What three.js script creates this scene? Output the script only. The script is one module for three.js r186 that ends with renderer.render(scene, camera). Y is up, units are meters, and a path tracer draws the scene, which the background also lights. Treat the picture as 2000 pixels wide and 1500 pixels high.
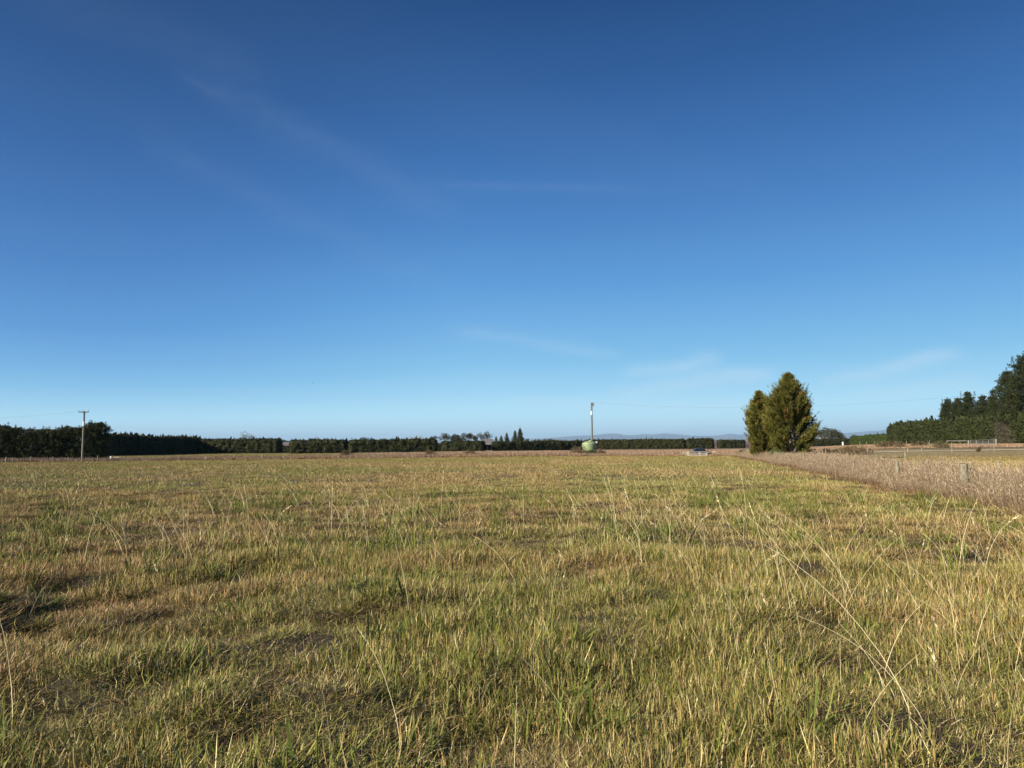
import * as THREE from 'three';

// ------------------------------------------------------------------ camera
const scene = new THREE.Scene();
const EYE = 1.6;
const camera = new THREE.PerspectiveCamera(56, 1024 / 768, 0.1, 120000);
camera.position.set(0, EYE, 0);
camera.rotation.order = 'YXZ';
camera.rotation.set(THREE.MathUtils.degToRad(4.93), 0, -0.0078);
camera.updateMatrixWorld(true);
camera.updateProjectionMatrix();

// ------------------------------------------------------------------ exposure, sun, sky
const renderer = new THREE.WebGLRenderer({ antialias: true });
renderer.setSize(1024, 768);
renderer.toneMapping = THREE.LinearToneMapping;
const EXPOSURE = 1.8;
renderer.toneMappingExposure = EXPOSURE;
renderer.shadowMap.enabled = true;

const rad = THREE.MathUtils.degToRad;
const SUN_AZ = rad(-112), SUN_EL = rad(25);          // azimuth from straight ahead (-z), positive to +x
const sunDir = new THREE.Vector3(Math.sin(SUN_AZ) * Math.cos(SUN_EL), Math.sin(SUN_EL), -Math.cos(SUN_AZ) * Math.cos(SUN_EL));
const sun = new THREE.DirectionalLight(new THREE.Color().setRGB(1, 0.89, 0.7), 5);
sun.position.copy(sunDir).multiplyScalar(300);
sun.target.position.set(0, 0, -60);
sun.castShadow = true;
sun.shadow.mapSize.set(4096, 4096);
Object.assign(sun.shadow.camera, { left: -200, right: 200, top: 200, bottom: -200, near: 1, far: 900 });
scene.add(sun, sun.target);

// ------------------------------------------------------------------ random numbers and noise
function rng(seed) {
  let a = seed >>> 0;
  return () => { a = (a + 0x6D2B79F5) | 0; let t = Math.imul(a ^ (a >>> 15), 1 | a); t = (t + Math.imul(t ^ (t >>> 7), 61 | t)) ^ t; return ((t ^ (t >>> 14)) >>> 0) / 4294967296; };
}
const hash = (x, y) => { let h = Math.imul(x | 0, 374761393) + Math.imul(y | 0, 668265263); h = Math.imul(h ^ (h >>> 13), 1274126177); return ((h ^ (h >>> 16)) >>> 0) / 4294967296; };
function noise(x, y) {                                  // 0..1
  const ix = Math.floor(x), iy = Math.floor(y), fx = x - ix, fy = y - iy, u = fx * fx * (3 - 2 * fx), v = fy * fy * (3 - 2 * fy);
  const a = hash(ix, iy), b = hash(ix + 1, iy), c = hash(ix, iy + 1), d = hash(ix + 1, iy + 1);
  return a + (b - a) * u + (c - a) * v + (a - b - c + d) * u * v;
}
const fbm = (x, y, o = 4) => { let s = 0, a = 0.5, n = 0; for (let i = 0; i < o; i++) { s += a * noise(x + i * 17.3, y - i * 9.1); n += a; x *= 2.03; y *= 2.03; a *= 0.5; } return s / n; };
const ss = (a, b, x) => { const t = Math.min(1, Math.max(0, (x - a) / (b - a))); return t * t * (3 - 2 * t); };
const lerp = (a, b, t) => a + (b - a) * t;
const lin = (c) => { c /= 255; return c <= 0.04045 ? c / 12.92 : Math.pow((c + 0.055) / 1.055, 2.4); };

// ------------------------------------------------------------------ sky: clear winter air, thin cirrus
{
  const W = 2048, H = 1024, data = new Float32Array(W * H * 4);
  const stops = [[-90, 168, 190, 206], [-2, 168, 190, 206], [0.1, 204, 236, 248], [0.65, 204, 237, 249], [1.1, 200, 237, 249], [1.7, 193, 235, 250], [2.6, 181, 231, 250], [4.4, 157, 215, 246], [6.7, 129, 197, 241], [9.5, 109, 176, 231],
    [12.7, 87, 155, 219], [17.5, 66, 128, 196], [22.4, 50, 107, 175], [27.5, 34, 87, 151], [32.7, 20, 71, 130], [45, 12, 56, 110], [90, 8, 42, 90]].map(([e, r, g, b]) => { const k = e < 3.5 ? 1.2 : e < 5 ? 1.08 : 1; return [e, lin(r) * k, lin(g) * k, lin(b) * k]; });
  const clear = (el) => {
    let i = 1; while (i < stops.length - 1 && stops[i][0] < el) i++;
    const a = stops[i - 1], b = stops[i], t = Math.min(1, Math.max(0, (el - a[0]) / (b[0] - a[0])));
    return [lerp(a[1], b[1], t), lerp(a[2], b[2], t), lerp(a[3], b[3], t)];
  };
  // long thin streaks of ice cloud: [azimuth, elevation] polylines in degrees with a half-width and a strength
  const streaks = [
    { p: [[-27, 26.2], [-22, 25.2], [-17.5, 23.8], [-12, 21.6], [-8, 19.6], [-3, 17.2]], w: 1.1, s: 0.022, len: 9 },
    { p: [[-27, 26.2], [-24.6, 25.7], [-21.6, 24.5]], w: 0.3, s: 0.02, len: 6 },
    { p: [[-38, 29], [-31, 28.4], [-24, 27.8], [-17, 26]], w: 1.3, s: 0.014, len: 9 },
    { p: [[-8, 20], [-5.5, 20.3], [2, 20.2], [8, 19.9], [11.5, 19.6]], w: 0.32, s: 0.028, len: 6 },
    { p: [[-30, 22], [-22, 19.5], [-15, 16.6], [-9, 14], [-2, 11.8]], w: 1.0, s: 0.018, len: 9 },
    { p: [[-6, 9.3], [0, 8.6], [6, 7.4], [10, 6.8]], w: 0.5, s: 0.11, len: 6 },
    { p: [[8, 5.6], [13, 6.0], [15, 6.6], [17, 6.5]], w: 0.6, s: 0.22, len: 3 },
    { p: [[7, 4.0], [12, 4.5], [17, 5.2], [21, 5.1]], w: 0.55, s: 0.26, len: 4 },
    { p: [[-2, 3.7], [6, 3.3], [14, 3.0], [22, 3.2]], w: 0.5, s: 0.16, len: 6 },
    { p: [[22, 4.4], [27, 5.0], [30, 5.9], [33, 6.2]], w: 0.5, s: 0.24, len: 4 },
    { p: [[24, 3.2], [29, 3.7], [34, 4.4]], w: 0.5, s: 0.16, len: 4 },
  ];
  for (let row = 0; row < H; row++) {
    const up = ((row + 0.5) / H - 0.5) * Math.PI, el = up * 180 / Math.PI;
    for (let col = 0; col < W; col++) {
      const round = ((col + 0.5) / W - 0.5) * 2 * Math.PI, x = Math.cos(round) * Math.cos(up), y = Math.sin(up), z = Math.sin(round) * Math.cos(up);
      const az = Math.atan2(x, -z) * 180 / Math.PI;
      const toSun = Math.acos(Math.min(1, Math.max(-1, x * sunDir.x + y * sunDir.y + z * sunDir.z))) * 180 / Math.PI;
      const off = Math.abs(((az - SUN_AZ * 180 / Math.PI + 540) % 360) - 180), dark = ss(35, 72, off) * (1 - ss(78, 112, off)), rgb = clear(el + 4.8 * dark * ss(0, 9, el) * (1 - 0.3 * ss(18, 32, el)));
      const glow = 0.6 * Math.exp(-toSun / 12) + 0.06 * Math.exp(-toSun / 24);
      rgb[0] += glow * 0.9; rgb[1] += glow * 0.92; rgb[2] += glow * 0.9;
      if (el > 0.5) {
        let cl = 0;
        const kx = x / (y + 0.12), kz = z / (y + 0.12);
        const veil = Math.max(0, fbm(kx * 1.3 + kz * 1.9 + 4, (kz * 1.1 - kx * 0.9) * 0.28 + 9, 5) - 0.5) * 0.035;
        cl += veil * ss(1, 6, el);
        for (const s of streaks) {
          const P = s.p; if (az < P[0][0] - 4 || az > P[P.length - 1][0] + 4) continue;
          let best = 1e9, along = 0, run = 0, total = 0;
          for (let i = 1; i < P.length; i++) total += Math.hypot(P[i][0] - P[i - 1][0], P[i][1] - P[i - 1][1]);
          for (let i = 1; i < P.length; i++) {
            const ax = P[i - 1][0], ay = P[i - 1][1], dx = P[i][0] - ax, dy = P[i][1] - ay, L2 = dx * dx + dy * dy;
            const t = Math.min(1, Math.max(0, ((az - ax) * dx + (el - ay) * dy) / L2)), d = Math.hypot(az - ax - dx * t, el - ay - dy * t);
            if (d < best) { best = d; along = run + t * Math.sqrt(L2); }
            run += Math.sqrt(L2);
          }
          if (best > s.w * 4) continue;
          const n1 = fbm(along / s.len + 3.1, best * 0.8 / s.w + el * 1.1, 4), n2 = fbm(az * 0.9 + el * 0.5, el * 3.2 - az * 0.4, 4);
          const wv = s.w * (0.5 + n1), ends = ss(0, s.len * 0.6, along) * ss(0, s.len * 0.6, total - along);
          cl += s.s * ends * Math.exp(-((best / wv) ** 2)) * (0.35 + 1.3 * n2);
        }
        for (let i = 0; i < 3; i++) rgb[i] = lerp(rgb[i], [0.7, 0.86, 0.98][i], Math.min(0.6, cl));
      }
      const o = (row * W + col) * 4;
      for (let i = 0; i < 3; i++) data[o + i] = rgb[i] / EXPOSURE;
      data[o + 3] = 1;
    }
  }
  const t = new THREE.DataTexture(data, W, H, THREE.RGBAFormat, THREE.FloatType);
  t.mapping = THREE.EquirectangularReflectionMapping; t.magFilter = t.minFilter = THREE.LinearFilter; t.needsUpdate = true;
  scene.background = t; scene.environment = t;
}
scene.fog = new THREE.FogExp2(new THREE.Color().setRGB(0.45, 0.69, 1.0), 0.00004);

// ------------------------------------------------------------------ where things stand
// at(): the point at forward distance D that lies on a sight line taken from the photograph; gx(): its x only
const _v = new THREE.Vector3();
function at(col, row, D) {
  _v.set((col / 2000) * 2 - 1, 1 - (row / 1500) * 2, 0.5).unproject(camera).sub(camera.position);
  const k = D / -_v.z;
  return new THREE.Vector3(_v.x * k, EYE + _v.y * k, -D);
}
const horizon = (col) => 871.5 - 0.0078 * (col - 1000);
const gx = (col, D) => at(col, horizon(col) + 2260 / D, D).x;
function terrain(x, z) {
  const D = -z;
  let h = 0;
  if (D > 60) h += 1.15 * ss(0.33, 0.52, x / D) * ss(80, 150, D) * (1 - ss(300, 500, D));
  h -= 0.45 * Math.exp(-((x - 30) ** 2 + (D - 119) ** 2) / 160);
  const near = 1 - ss(20, 60, Math.hypot(x, z));
  h += near * ((fbm(x * 0.95 + 7, z * 0.95, 3) - 0.5) * lerp(0.34, 0.12, ss(7, 16, Math.hypot(x, z))) + (noise(x * 2.1, z * 2.1) - 0.5) * 0.08);
  h += ss(60, 200, Math.hypot(x, z)) * (fbm(x * 0.012 + 3, z * 0.012, 3) - 0.5) * 0.25;
  return h;
}
const ground = (col, D) => { const x = gx(col, D); return new THREE.Vector3(x, terrain(x, -D), -D); };
const backEdge = (x) => 110 + (x < 0 ? 0.22 * x : 0.12 * x);          // where the paddock ends ahead
const sideEdge = (D) => 7.33 + 0.232 * D;                              // where it ends on the right

// ------------------------------------------------------------------ naming
const taken = {};
function numbered(n) { const k = taken[n] = (taken[n] ?? -1) + 1; return k ? n + '_' + String(k).padStart(3, '0') : n; }
function tag(o, label, category, group) { o.userData.label = label; o.userData.category = category; if (group) o.userData.group = group; return o; }
function thing(name, label, category, pos, turn = 0, group) {
  const g = new THREE.Group(); g.name = numbered(name); if (pos) g.position.copy(pos); g.rotation.y = turn; scene.add(g);
  return tag(g, label, category, group);
}
function part(name, geometry, material, parent) {
  const m = new THREE.Mesh(geometry, material); m.name = name; m.castShadow = m.receiveShadow = true; (parent ?? scene).add(m); return m;
}
const structure = (o, label) => { o.userData.kind = 'structure'; if (label) o.userData.label = label; return o; };
const stuff = (o, label, category) => { o.userData.kind = 'stuff'; return tag(o, label, category); };

// ------------------------------------------------------------------ geometry collector
class Geo {
  constructor() { this.p = []; this.c = []; }
  tri(a, b, c, col) { this.p.push(a[0], a[1], a[2], b[0], b[1], b[2], c[0], c[1], c[2]); for (let i = 0; i < 3; i++) this.c.push(col[0], col[1], col[2]); }
  quad(a, b, c, d, col) { this.tri(a, b, c, col); this.tri(a, c, d, col); }
  leaf(p, d, len, wid, col, R) {                       // one pointed leaf or spray
    let sx = R() - 0.5, sy = R() - 0.5, sz = R() - 0.5;
    let x = d[1] * sz - d[2] * sy, y = d[2] * sx - d[0] * sz, z = d[0] * sy - d[1] * sx; const m = wid / 2 / (Math.hypot(x, y, z) + 1e-6);
    x *= m; y *= m; z *= m;
    const q = 0.35 * len;
    this.tri([p[0] + d[0] * q + x, p[1] + d[1] * q + y, p[2] + d[2] * q + z], [p[0], p[1], p[2]], [p[0] + d[0] * len, p[1] + d[1] * len, p[2] + d[2] * len], col);
    this.tri([p[0], p[1], p[2]], [p[0] + d[0] * q - x, p[1] + d[1] * q - y, p[2] + d[2] * q - z], [p[0] + d[0] * len, p[1] + d[1] * len, p[2] + d[2] * len], col);
  }
  tube(pts, radii, sides, col) {
    const rings = pts.map((p, i) => {
      const a = pts[Math.max(0, i - 1)], b = pts[Math.min(pts.length - 1, i + 1)];
      let d = [b[0] - a[0], b[1] - a[1], b[2] - a[2]]; const l = Math.hypot(...d) || 1; d = d.map((v) => v / l);
      const h = Math.abs(d[1]) > 0.9 ? [1, 0, 0] : [0, 1, 0];
      let u = [d[1] * h[2] - d[2] * h[1], d[2] * h[0] - d[0] * h[2], d[0] * h[1] - d[1] * h[0]]; const lu = Math.hypot(...u); u = u.map((v) => v / lu);
      const w = [d[1] * u[2] - d[2] * u[1], d[2] * u[0] - d[0] * u[2], d[0] * u[1] - d[1] * u[0]];
      return Array.from({ length: sides }, (_, k) => { const t = k / sides * Math.PI * 2, c = Math.cos(t) * radii[i], s = Math.sin(t) * radii[i]; return [p[0] + u[0] * c + w[0] * s, p[1] + u[1] * c + w[1] * s, p[2] + u[2] * c + w[2] * s]; });
    });
    for (let i = 1; i < rings.length; i++) for (let k = 0; k < sides; k++) { const n = (k + 1) % sides; this.quad(rings[i - 1][k], rings[i - 1][n], rings[i][n], rings[i][k], col); }
    for (let k = 1; k < sides - 1; k++) { this.tri(rings[0][0], rings[0][k + 1], rings[0][k], col); const e = rings[rings.length - 1]; this.tri(e[0], e[k], e[k + 1], col); }
  }
  box(x0, y0, z0, x1, y1, z1, col) {
    const v = [[x0, y0, z0], [x1, y0, z0], [x1, y1, z0], [x0, y1, z0], [x0, y0, z1], [x1, y0, z1], [x1, y1, z1], [x0, y1, z1]];
    for (const [a, b, c, d] of [[3, 2, 1, 0], [4, 5, 6, 7], [0, 1, 5, 4], [2, 3, 7, 6], [1, 2, 6, 5], [3, 0, 4, 7]]) this.quad(v[a], v[b], v[c], v[d], col);
  }
  build() {
    const g = new THREE.BufferGeometry();
    g.setAttribute('position', new THREE.Float32BufferAttribute(this.p, 3)); g.setAttribute('color', new THREE.Float32BufferAttribute(this.c, 3));
    g.computeVertexNormals();
    return g;
  }
}
const pick = (R, pal) => { const c = pal[Math.floor(R() * pal.length)], k = 0.8 + 0.4 * R(); return [c[0] * k, c[1] * k, c[2] * k]; };
const unit = (R) => { const z = R() * 2 - 1, t = R() * Math.PI * 2, s = Math.sqrt(1 - z * z); return [Math.cos(t) * s, z, Math.sin(t) * s]; };

// ------------------------------------------------------------------ materials
const M = {};
M.grass = new THREE.MeshPhysicalMaterial({ name: 'grass_blades', vertexColors: true, roughness: 0.55, specularIntensity: 0.3, side: THREE.DoubleSide });
M.leaf = new THREE.MeshPhysicalMaterial({ name: 'foliage', vertexColors: true, roughness: 0.7, specularIntensity: 0.2, side: THREE.DoubleSide });
M.bark = new THREE.MeshStandardMaterial({ name: 'bark', vertexColors: true, roughness: 0.95 });
M.paint = new THREE.MeshStandardMaterial({ name: 'painted_metal', vertexColors: true, roughness: 0.5 });
M.wire = new THREE.MeshStandardMaterial({ name: 'galvanised_wire', color: new THREE.Color().setRGB(0.3, 0.3, 0.3), roughness: 0.5, metalness: 0.6 });
M.cable = new THREE.MeshStandardMaterial({ name: 'cable', color: new THREE.Color().setRGB(0.06, 0.06, 0.065), roughness: 0.7 });
function grainTexture(seed, base, dark, sx, sy) {       // weathered timber: long grain, checks, grey and lichen patches
  const W = 128, H = 512, d = new Uint8Array(W * H * 4);
  for (let y = 0; y < H; y++) for (let x = 0; x < W; x++) {
    const n = 0.6 * fbm(x * 0.25 + seed, y * 0.012, 4) + 0.4 * noise(x * 0.7, y * 0.03 + seed), l = ss(0.55, 0.75, fbm(x * 0.05 + seed * 3, y * 0.02, 4));
    const o = (y * W + x) * 4;
    for (let i = 0; i < 3; i++) d[o + i] = Math.round(255 * Math.min(1, lerp(lerp(dark[i], base[i], n * 1.3), [0.62, 0.66, 0.56][i], l * 0.45)));
    d[o + 3] = 255;
  }
  const t = new THREE.DataTexture(d, W, H); t.colorSpace = THREE.SRGBColorSpace; t.wrapS = t.wrapT = THREE.RepeatWrapping; t.magFilter = THREE.LinearFilter; t.repeat.set(sx, sy); t.needsUpdate = true; return t;
}
M.post = new THREE.MeshStandardMaterial({ name: 'weathered_timber', map: grainTexture(3, [0.62, 0.59, 0.52], [0.3, 0.27, 0.23], 1, 1), roughness: 0.95 });
M.pole = new THREE.MeshStandardMaterial({ name: 'pole_timber', map: grainTexture(11, [0.52, 0.5, 0.43], [0.3, 0.28, 0.23], 2, 4), roughness: 0.9 });

// ------------------------------------------------------------------ ground: one sheet to the horizon
{
  const rings = [0]; for (let r = 0.6; r < 42000; r *= 1.035) rings.push(r);
  const A = 420, p = [], c = [], uv = [], idx = [];
  const zone = (x, z) => {                              // thatch and soil of each paddock
    const D = -z, m = fbm(x * 0.13 + 5, z * 0.13, 4), f = fbm(x * 0.9, z * 0.9 + 8, 3);
    let q = [lerp(0.03, 0.065, m), lerp(0.024, 0.05, m), lerp(0.013, 0.026, m)];
    if (D > 0 && D > backEdge(x)) {
      const green = [0.085, 0.09, 0.034], dry = [0.19, 0.14, 0.088], brown = [0.15, 0.098, 0.064], t = ss(-45, -8, x);
      q = [0, 1, 2].map((i) => lerp(green[i], dry[i], t) * (0.8 + 0.4 * m));
      if (D > 150) q = q.map((v, i) => lerp(v, lerp(green[i] * 1.1, brown[i] * 1.1, t), ss(150, 200, D) * ss(0, 40, x)));
    } else if (x > sideEdge(D) && D > -10) {
      q = [0.42, 0.32, 0.17].map((v) => v * (0.75 + 0.5 * f));
      if (x / Math.max(D, 1) > 0.33 && D > 85) q = [0.42, 0.33, 0.17].map((v) => v * (0.75 + 0.5 * m));
    }
    return q;
  };
  for (const r of rings) for (let a = 0; a <= A; a++) {
    const t = a / A * Math.PI * 2, x = Math.cos(t) * r, z = Math.sin(t) * r, q = zone(x, z);
    p.push(x, terrain(x, z), z); c.push(...q); uv.push(x, z);
  }
  for (let i = 1; i < rings.length; i++) for (let a = 0; a < A; a++) { const b = (i - 1) * (A + 1) + a, e = i * (A + 1) + a; if (i > 1) idx.push(b, b + 1, e); idx.push(b + 1, e + 1, e); }
  const g = new THREE.BufferGeometry();
  g.setAttribute('position', new THREE.Float32BufferAttribute(p, 3)); g.setAttribute('color', new THREE.Float32BufferAttribute(c, 3)); g.setAttribute('uv', new THREE.Float32BufferAttribute(uv, 2));
  g.setIndex(idx); g.computeVertexNormals();
  const W = 256, d = new Uint8Array(W * W * 4);
  const wrapN = (x, y, f, s) => { const u = x / W * f, v = y / W * f; const h = (i, j) => hash(((i % f) + f) % f + s, ((j % f) + f) % f); const ix = Math.floor(u), iy = Math.floor(v), a = u - ix, b = v - iy; return lerp(lerp(h(ix, iy), h(ix + 1, iy), a), lerp(h(ix, iy + 1), h(ix + 1, iy + 1), a), b); };
  for (let y = 0; y < W; y++) for (let x = 0; x < W; x++) { const n = 0.35 * wrapN(x, y, 16, 1) + 0.35 * wrapN(x, y, 64, 5) + 0.3 * wrapN(x, y, 128, 9), v = Math.round(255 * (0.74 + 0.26 * n)); const o = (y * W + x) * 4; d[o] = d[o + 1] = v; d[o + 2] = Math.round(v * 0.97); d[o + 3] = 255; }
  const tex = new THREE.DataTexture(d, W, W); tex.colorSpace = THREE.SRGBColorSpace; tex.wrapS = tex.wrapT = THREE.RepeatWrapping; tex.magFilter = THREE.LinearFilter; tex.repeat.set(0.7, 0.7); tex.needsUpdate = true;
  M.ground = new THREE.MeshStandardMaterial({ name: 'thatch_and_soil', vertexColors: true, map: tex, bumpMap: tex, bumpScale: 0.02, roughness: 1 });
  const o = part('ground', g, M.ground); structure(o, 'flat farm paddocks of dry and green pasture reaching the horizon'); o.castShadow = false;
}

// ------------------------------------------------------------------ hills far behind
{
  const ridge = [[-900, 868], [-300, 872], [400, 868], [900, 861], [1040, 857], [1090, 854], [1112, 852], [1160, 850], [1190, 846.5], [1210, 847], [1220, 850], [1240, 850], [1258, 847.4], [1276, 849], [1292, 846.4], [1312, 847], [1350, 851], [1396, 851], [1428, 847], [1444, 849], [1460, 847], [1520, 844], [1580, 846], [1651, 845.8], [1679, 844], [1696, 841.8], [1714, 842], [1731, 839], [1750, 840], [1850, 836], [2000, 838], [2300, 834], [2900, 850]];
  const g = new Geo(), D0 = 34000, N = 420, rows = 16, P = [];
  const h = (col) => { let i = 1; while (i < ridge.length - 1 && ridge[i][0] < col) i++; const a = ridge[i - 1], b = ridge[i]; return lerp(a[1], b[1], (col - a[0]) / (b[0] - a[0])); };
  for (let j = 0; j <= rows; j++) { P.push([]); for (let i = 0; i <= N; i++) {
    const col = lerp(-900, 2900, i / N), top = at(col, h(col), D0), t = j / rows, D = D0 - 8000 + 8000 * t;
    const spur = noise(i * 0.32, 5) * 0.5 + noise(i * 0.9, 2) * 0.25, prof = Math.pow(t, 0.75 + 0.6 * spur) * (1 - 0.25 * (1 - t) * noise(i * 0.5, j * 0.7));
    P[j].push([top.x * (D / D0), Math.max(-2, (top.y - 2) * prof + 2 * t + (j && j < rows ? (noise(i * 0.7, j) - 0.5) * 30 * (1 - t) : 0)) - (j ? 0 : 5), -D]);
  } }
  P.push(P[rows].map((v) => [v[0] * 1.15, -10, v[2] * 1.15]));
  for (let j = 1; j <= rows + 1; j++) for (let i = 0; i < N; i++) { const m = fbm(i * 0.2, j * 0.6, 3), q = [0.08 * (0.6 + 0.8 * m), 0.078 * (0.6 + 0.8 * m), 0.06 * (0.6 + 0.8 * m)]; g.quad(P[j - 1][i], P[j - 1][i + 1], P[j][i + 1], P[j][i], q); }
  const o = part('hills', g.build(), new THREE.MeshStandardMaterial({ name: 'dry_hillside', vertexColors: true, roughness: 1, side: THREE.DoubleSide })); structure(o, 'long low range of hazy hills on the horizon');
}

// ------------------------------------------------------------------ gravel track beyond the right-hand fences
{
  const g = new Geo(), R = rng(5), L = [], N = 90;
  for (let i = 0; i <= N; i++) { const t = i / N, x = lerp(50, 150, t), D = lerp(105.5, 128, Math.pow(t, 1.05)) + (noise(i * 0.2, 3) - 0.5) * 0.8; L.push([x, D]); }
  for (let i = 0; i < N; i++) for (const k of [0, 1, 2, 3]) {
    const y = (p, o) => [p[0], terrain(p[0], -(p[1] + o)) + 0.05, -(p[1] + o)], w = (j) => lerp(-1.5, 1.5, j / 4) + (j === 0 || j === 4 ? (noise(i, j * 9) - 0.5) * 0.7 : 0), v = 0.85 + 0.3 * R();
    g.quad(y(L[i], w(k)), y(L[i + 1], w(k)), y(L[i + 1], w(k + 1)), y(L[i], w(k + 1)), [0.5 * v, 0.42 * v, 0.29 * v]);
  }
  structure(part('track', g.build(), new THREE.MeshStandardMaterial({ name: 'pale_gravel', vertexColors: true, roughness: 1, side: THREE.DoubleSide })), 'pale gravel farm track crossing the paddock');
}

// ------------------------------------------------------------------ grass
const PAL = {
  green: [[0.125, 0.145, 0.029], [0.165, 0.172, 0.034], [0.09, 0.11, 0.026], [0.2, 0.195, 0.046]],
  olive: [[0.3, 0.255, 0.078], [0.245, 0.218, 0.06], [0.36, 0.3, 0.1]],
  straw: [[0.57, 0.46, 0.24], [0.49, 0.385, 0.185], [0.66, 0.55, 0.32]],
  stem: [[0.66, 0.57, 0.36], [0.58, 0.49, 0.29], [0.74, 0.66, 0.45]],
  rust: [[0.17, 0.105, 0.06], [0.12, 0.075, 0.045], [0.22, 0.145, 0.085], [0.25, 0.18, 0.115]],
  pale: [[0.33, 0.265, 0.175], [0.26, 0.195, 0.125], [0.43, 0.355, 0.25], [0.2, 0.14, 0.085]],
  thatch: [[0.07, 0.05, 0.028], [0.1, 0.075, 0.04], [0.13, 0.095, 0.05]],
  tan: [[0.33, 0.22, 0.105], [0.28, 0.17, 0.085], [0.38, 0.25, 0.12]],
  pink: [[0.33, 0.24, 0.15], [0.26, 0.175, 0.105], [0.44, 0.34, 0.225], [0.2, 0.125, 0.075], [0.5, 0.4, 0.27]],
};
function blade(g, R, bx, bz, len, wid, az, lean, bend, col, segs = 3) {
  const ca = Math.cos(az), sa = Math.sin(az), tw = az + Math.PI / 2 + (R() - 0.5) * 1.6, wx = Math.cos(tw), wz = Math.sin(tw);
  let x = bx, y = -0.02, z = bz, th = lean, prev = null; const st = len / segs;
  for (let k = 0; k <= segs; k++) {
    const w = wid / 2 * (k === segs ? 0 : 1 - 0.55 * (k / segs) ** 1.5), L = [x - wx * w, y, z - wz * w], Rr = [x + wx * w, y, z + wz * w];
    if (prev) { if (k === segs) g.tri(prev[0], prev[1], [x, y, z], col); else g.quad(prev[0], prev[1], Rr, L, col); }
    prev = [L, Rr];
    x += Math.sin(th) * ca * st; z += Math.sin(th) * sa * st; y += Math.cos(th) * st; th += bend;
    if (y < 0.005) y = 0.005;
  }
}
function tuft(seed, n, rad_, hMin, hMax, wid, mix, segs, flat) { // mix: [[palette, weight]...]
  const g = new Geo(), R = rng(seed), tot = mix.reduce((s, m) => s + m[1], 0);
  for (let i = 0; i < n; i++) {
    let w = R() * tot, pal = mix[0][0]; for (const [p, k] of mix) { if (w < k) { pal = p; break; } w -= k; }
    const a = R() * Math.PI * 2, r = rad_ * Math.sqrt(R()), bx = Math.cos(a) * r, bz = Math.sin(a) * r;
    const dead = pal !== 'green', len = lerp(hMin, hMax, R() ** 1.4) * (dead ? 0.95 : 1.05);
    const out = a + (R() - 0.5) * 4.4;
    blade(g, R, bx, bz, len, wid * (0.55 + 0.8 * R()) * (dead ? 0.75 : 1.1), out, (flat ? 1.15 + 0.4 * R() : 0.35 + R() * (dead ? 1.2 : 1.1)), (flat ? 0.2 : 1) * (R() - 0.4) * (dead ? 1.3 : 1.0), pick(R, PAL[pal]), segs);
  }
  return g.build();
}
function scatter(name, parent, geos, list) {             // list: [x, y, z, turn, sx, sy, r, g, b, variant]
  const by = geos.map(() => []); for (const q of list) by[q[9]].push(q);
  const m = new THREE.Matrix4(), Q = new THREE.Quaternion(), up = new THREE.Vector3(0, 1, 0), E = new THREE.Euler(), c = new THREE.Color();
  by.forEach((L, v) => {
    if (!L.length) return;
    const o = new THREE.InstancedMesh(geos[v], M.grass, L.length); o.name = name; o.castShadow = o.receiveShadow = true; o.userData.kind = 'stuff';
    L.forEach((q, i) => { E.set(q[10] ?? 0, q[3], q[11] ?? 0, 'YXZ'); Q.setFromEuler(E); m.compose(_v.set(q[0], q[1], q[2]), Q, new THREE.Vector3(q[4], q[5], q[4])); o.setMatrixAt(i, m); o.setColorAt(i, c.setRGB(q[6], q[7], q[8])); });
    parent.add(o);
  });
}
function field(seed, spacing, fn, x0, x1, d0, d1) {      // jittered grid over a strip of ground
  const R = rng(seed), out = [];
  for (let d = d0; d < d1; d += spacing) for (let x = x0; x < x1; x += spacing) {
    const X = x + (R() - 0.5) * spacing * 1.5, D = d + (R() - 0.5) * spacing * 1.5, q = fn(X, D, R); if (q) out.push(q);
  }
  return out;
}
const inView = (x, D, half = 0.95) => Math.abs(x) < D * half + 2.5;
const grassRoot = (name, label, category) => { const g = new THREE.Group(); g.name = name; scene.add(g); return stuff(g, label, category); };
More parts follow.
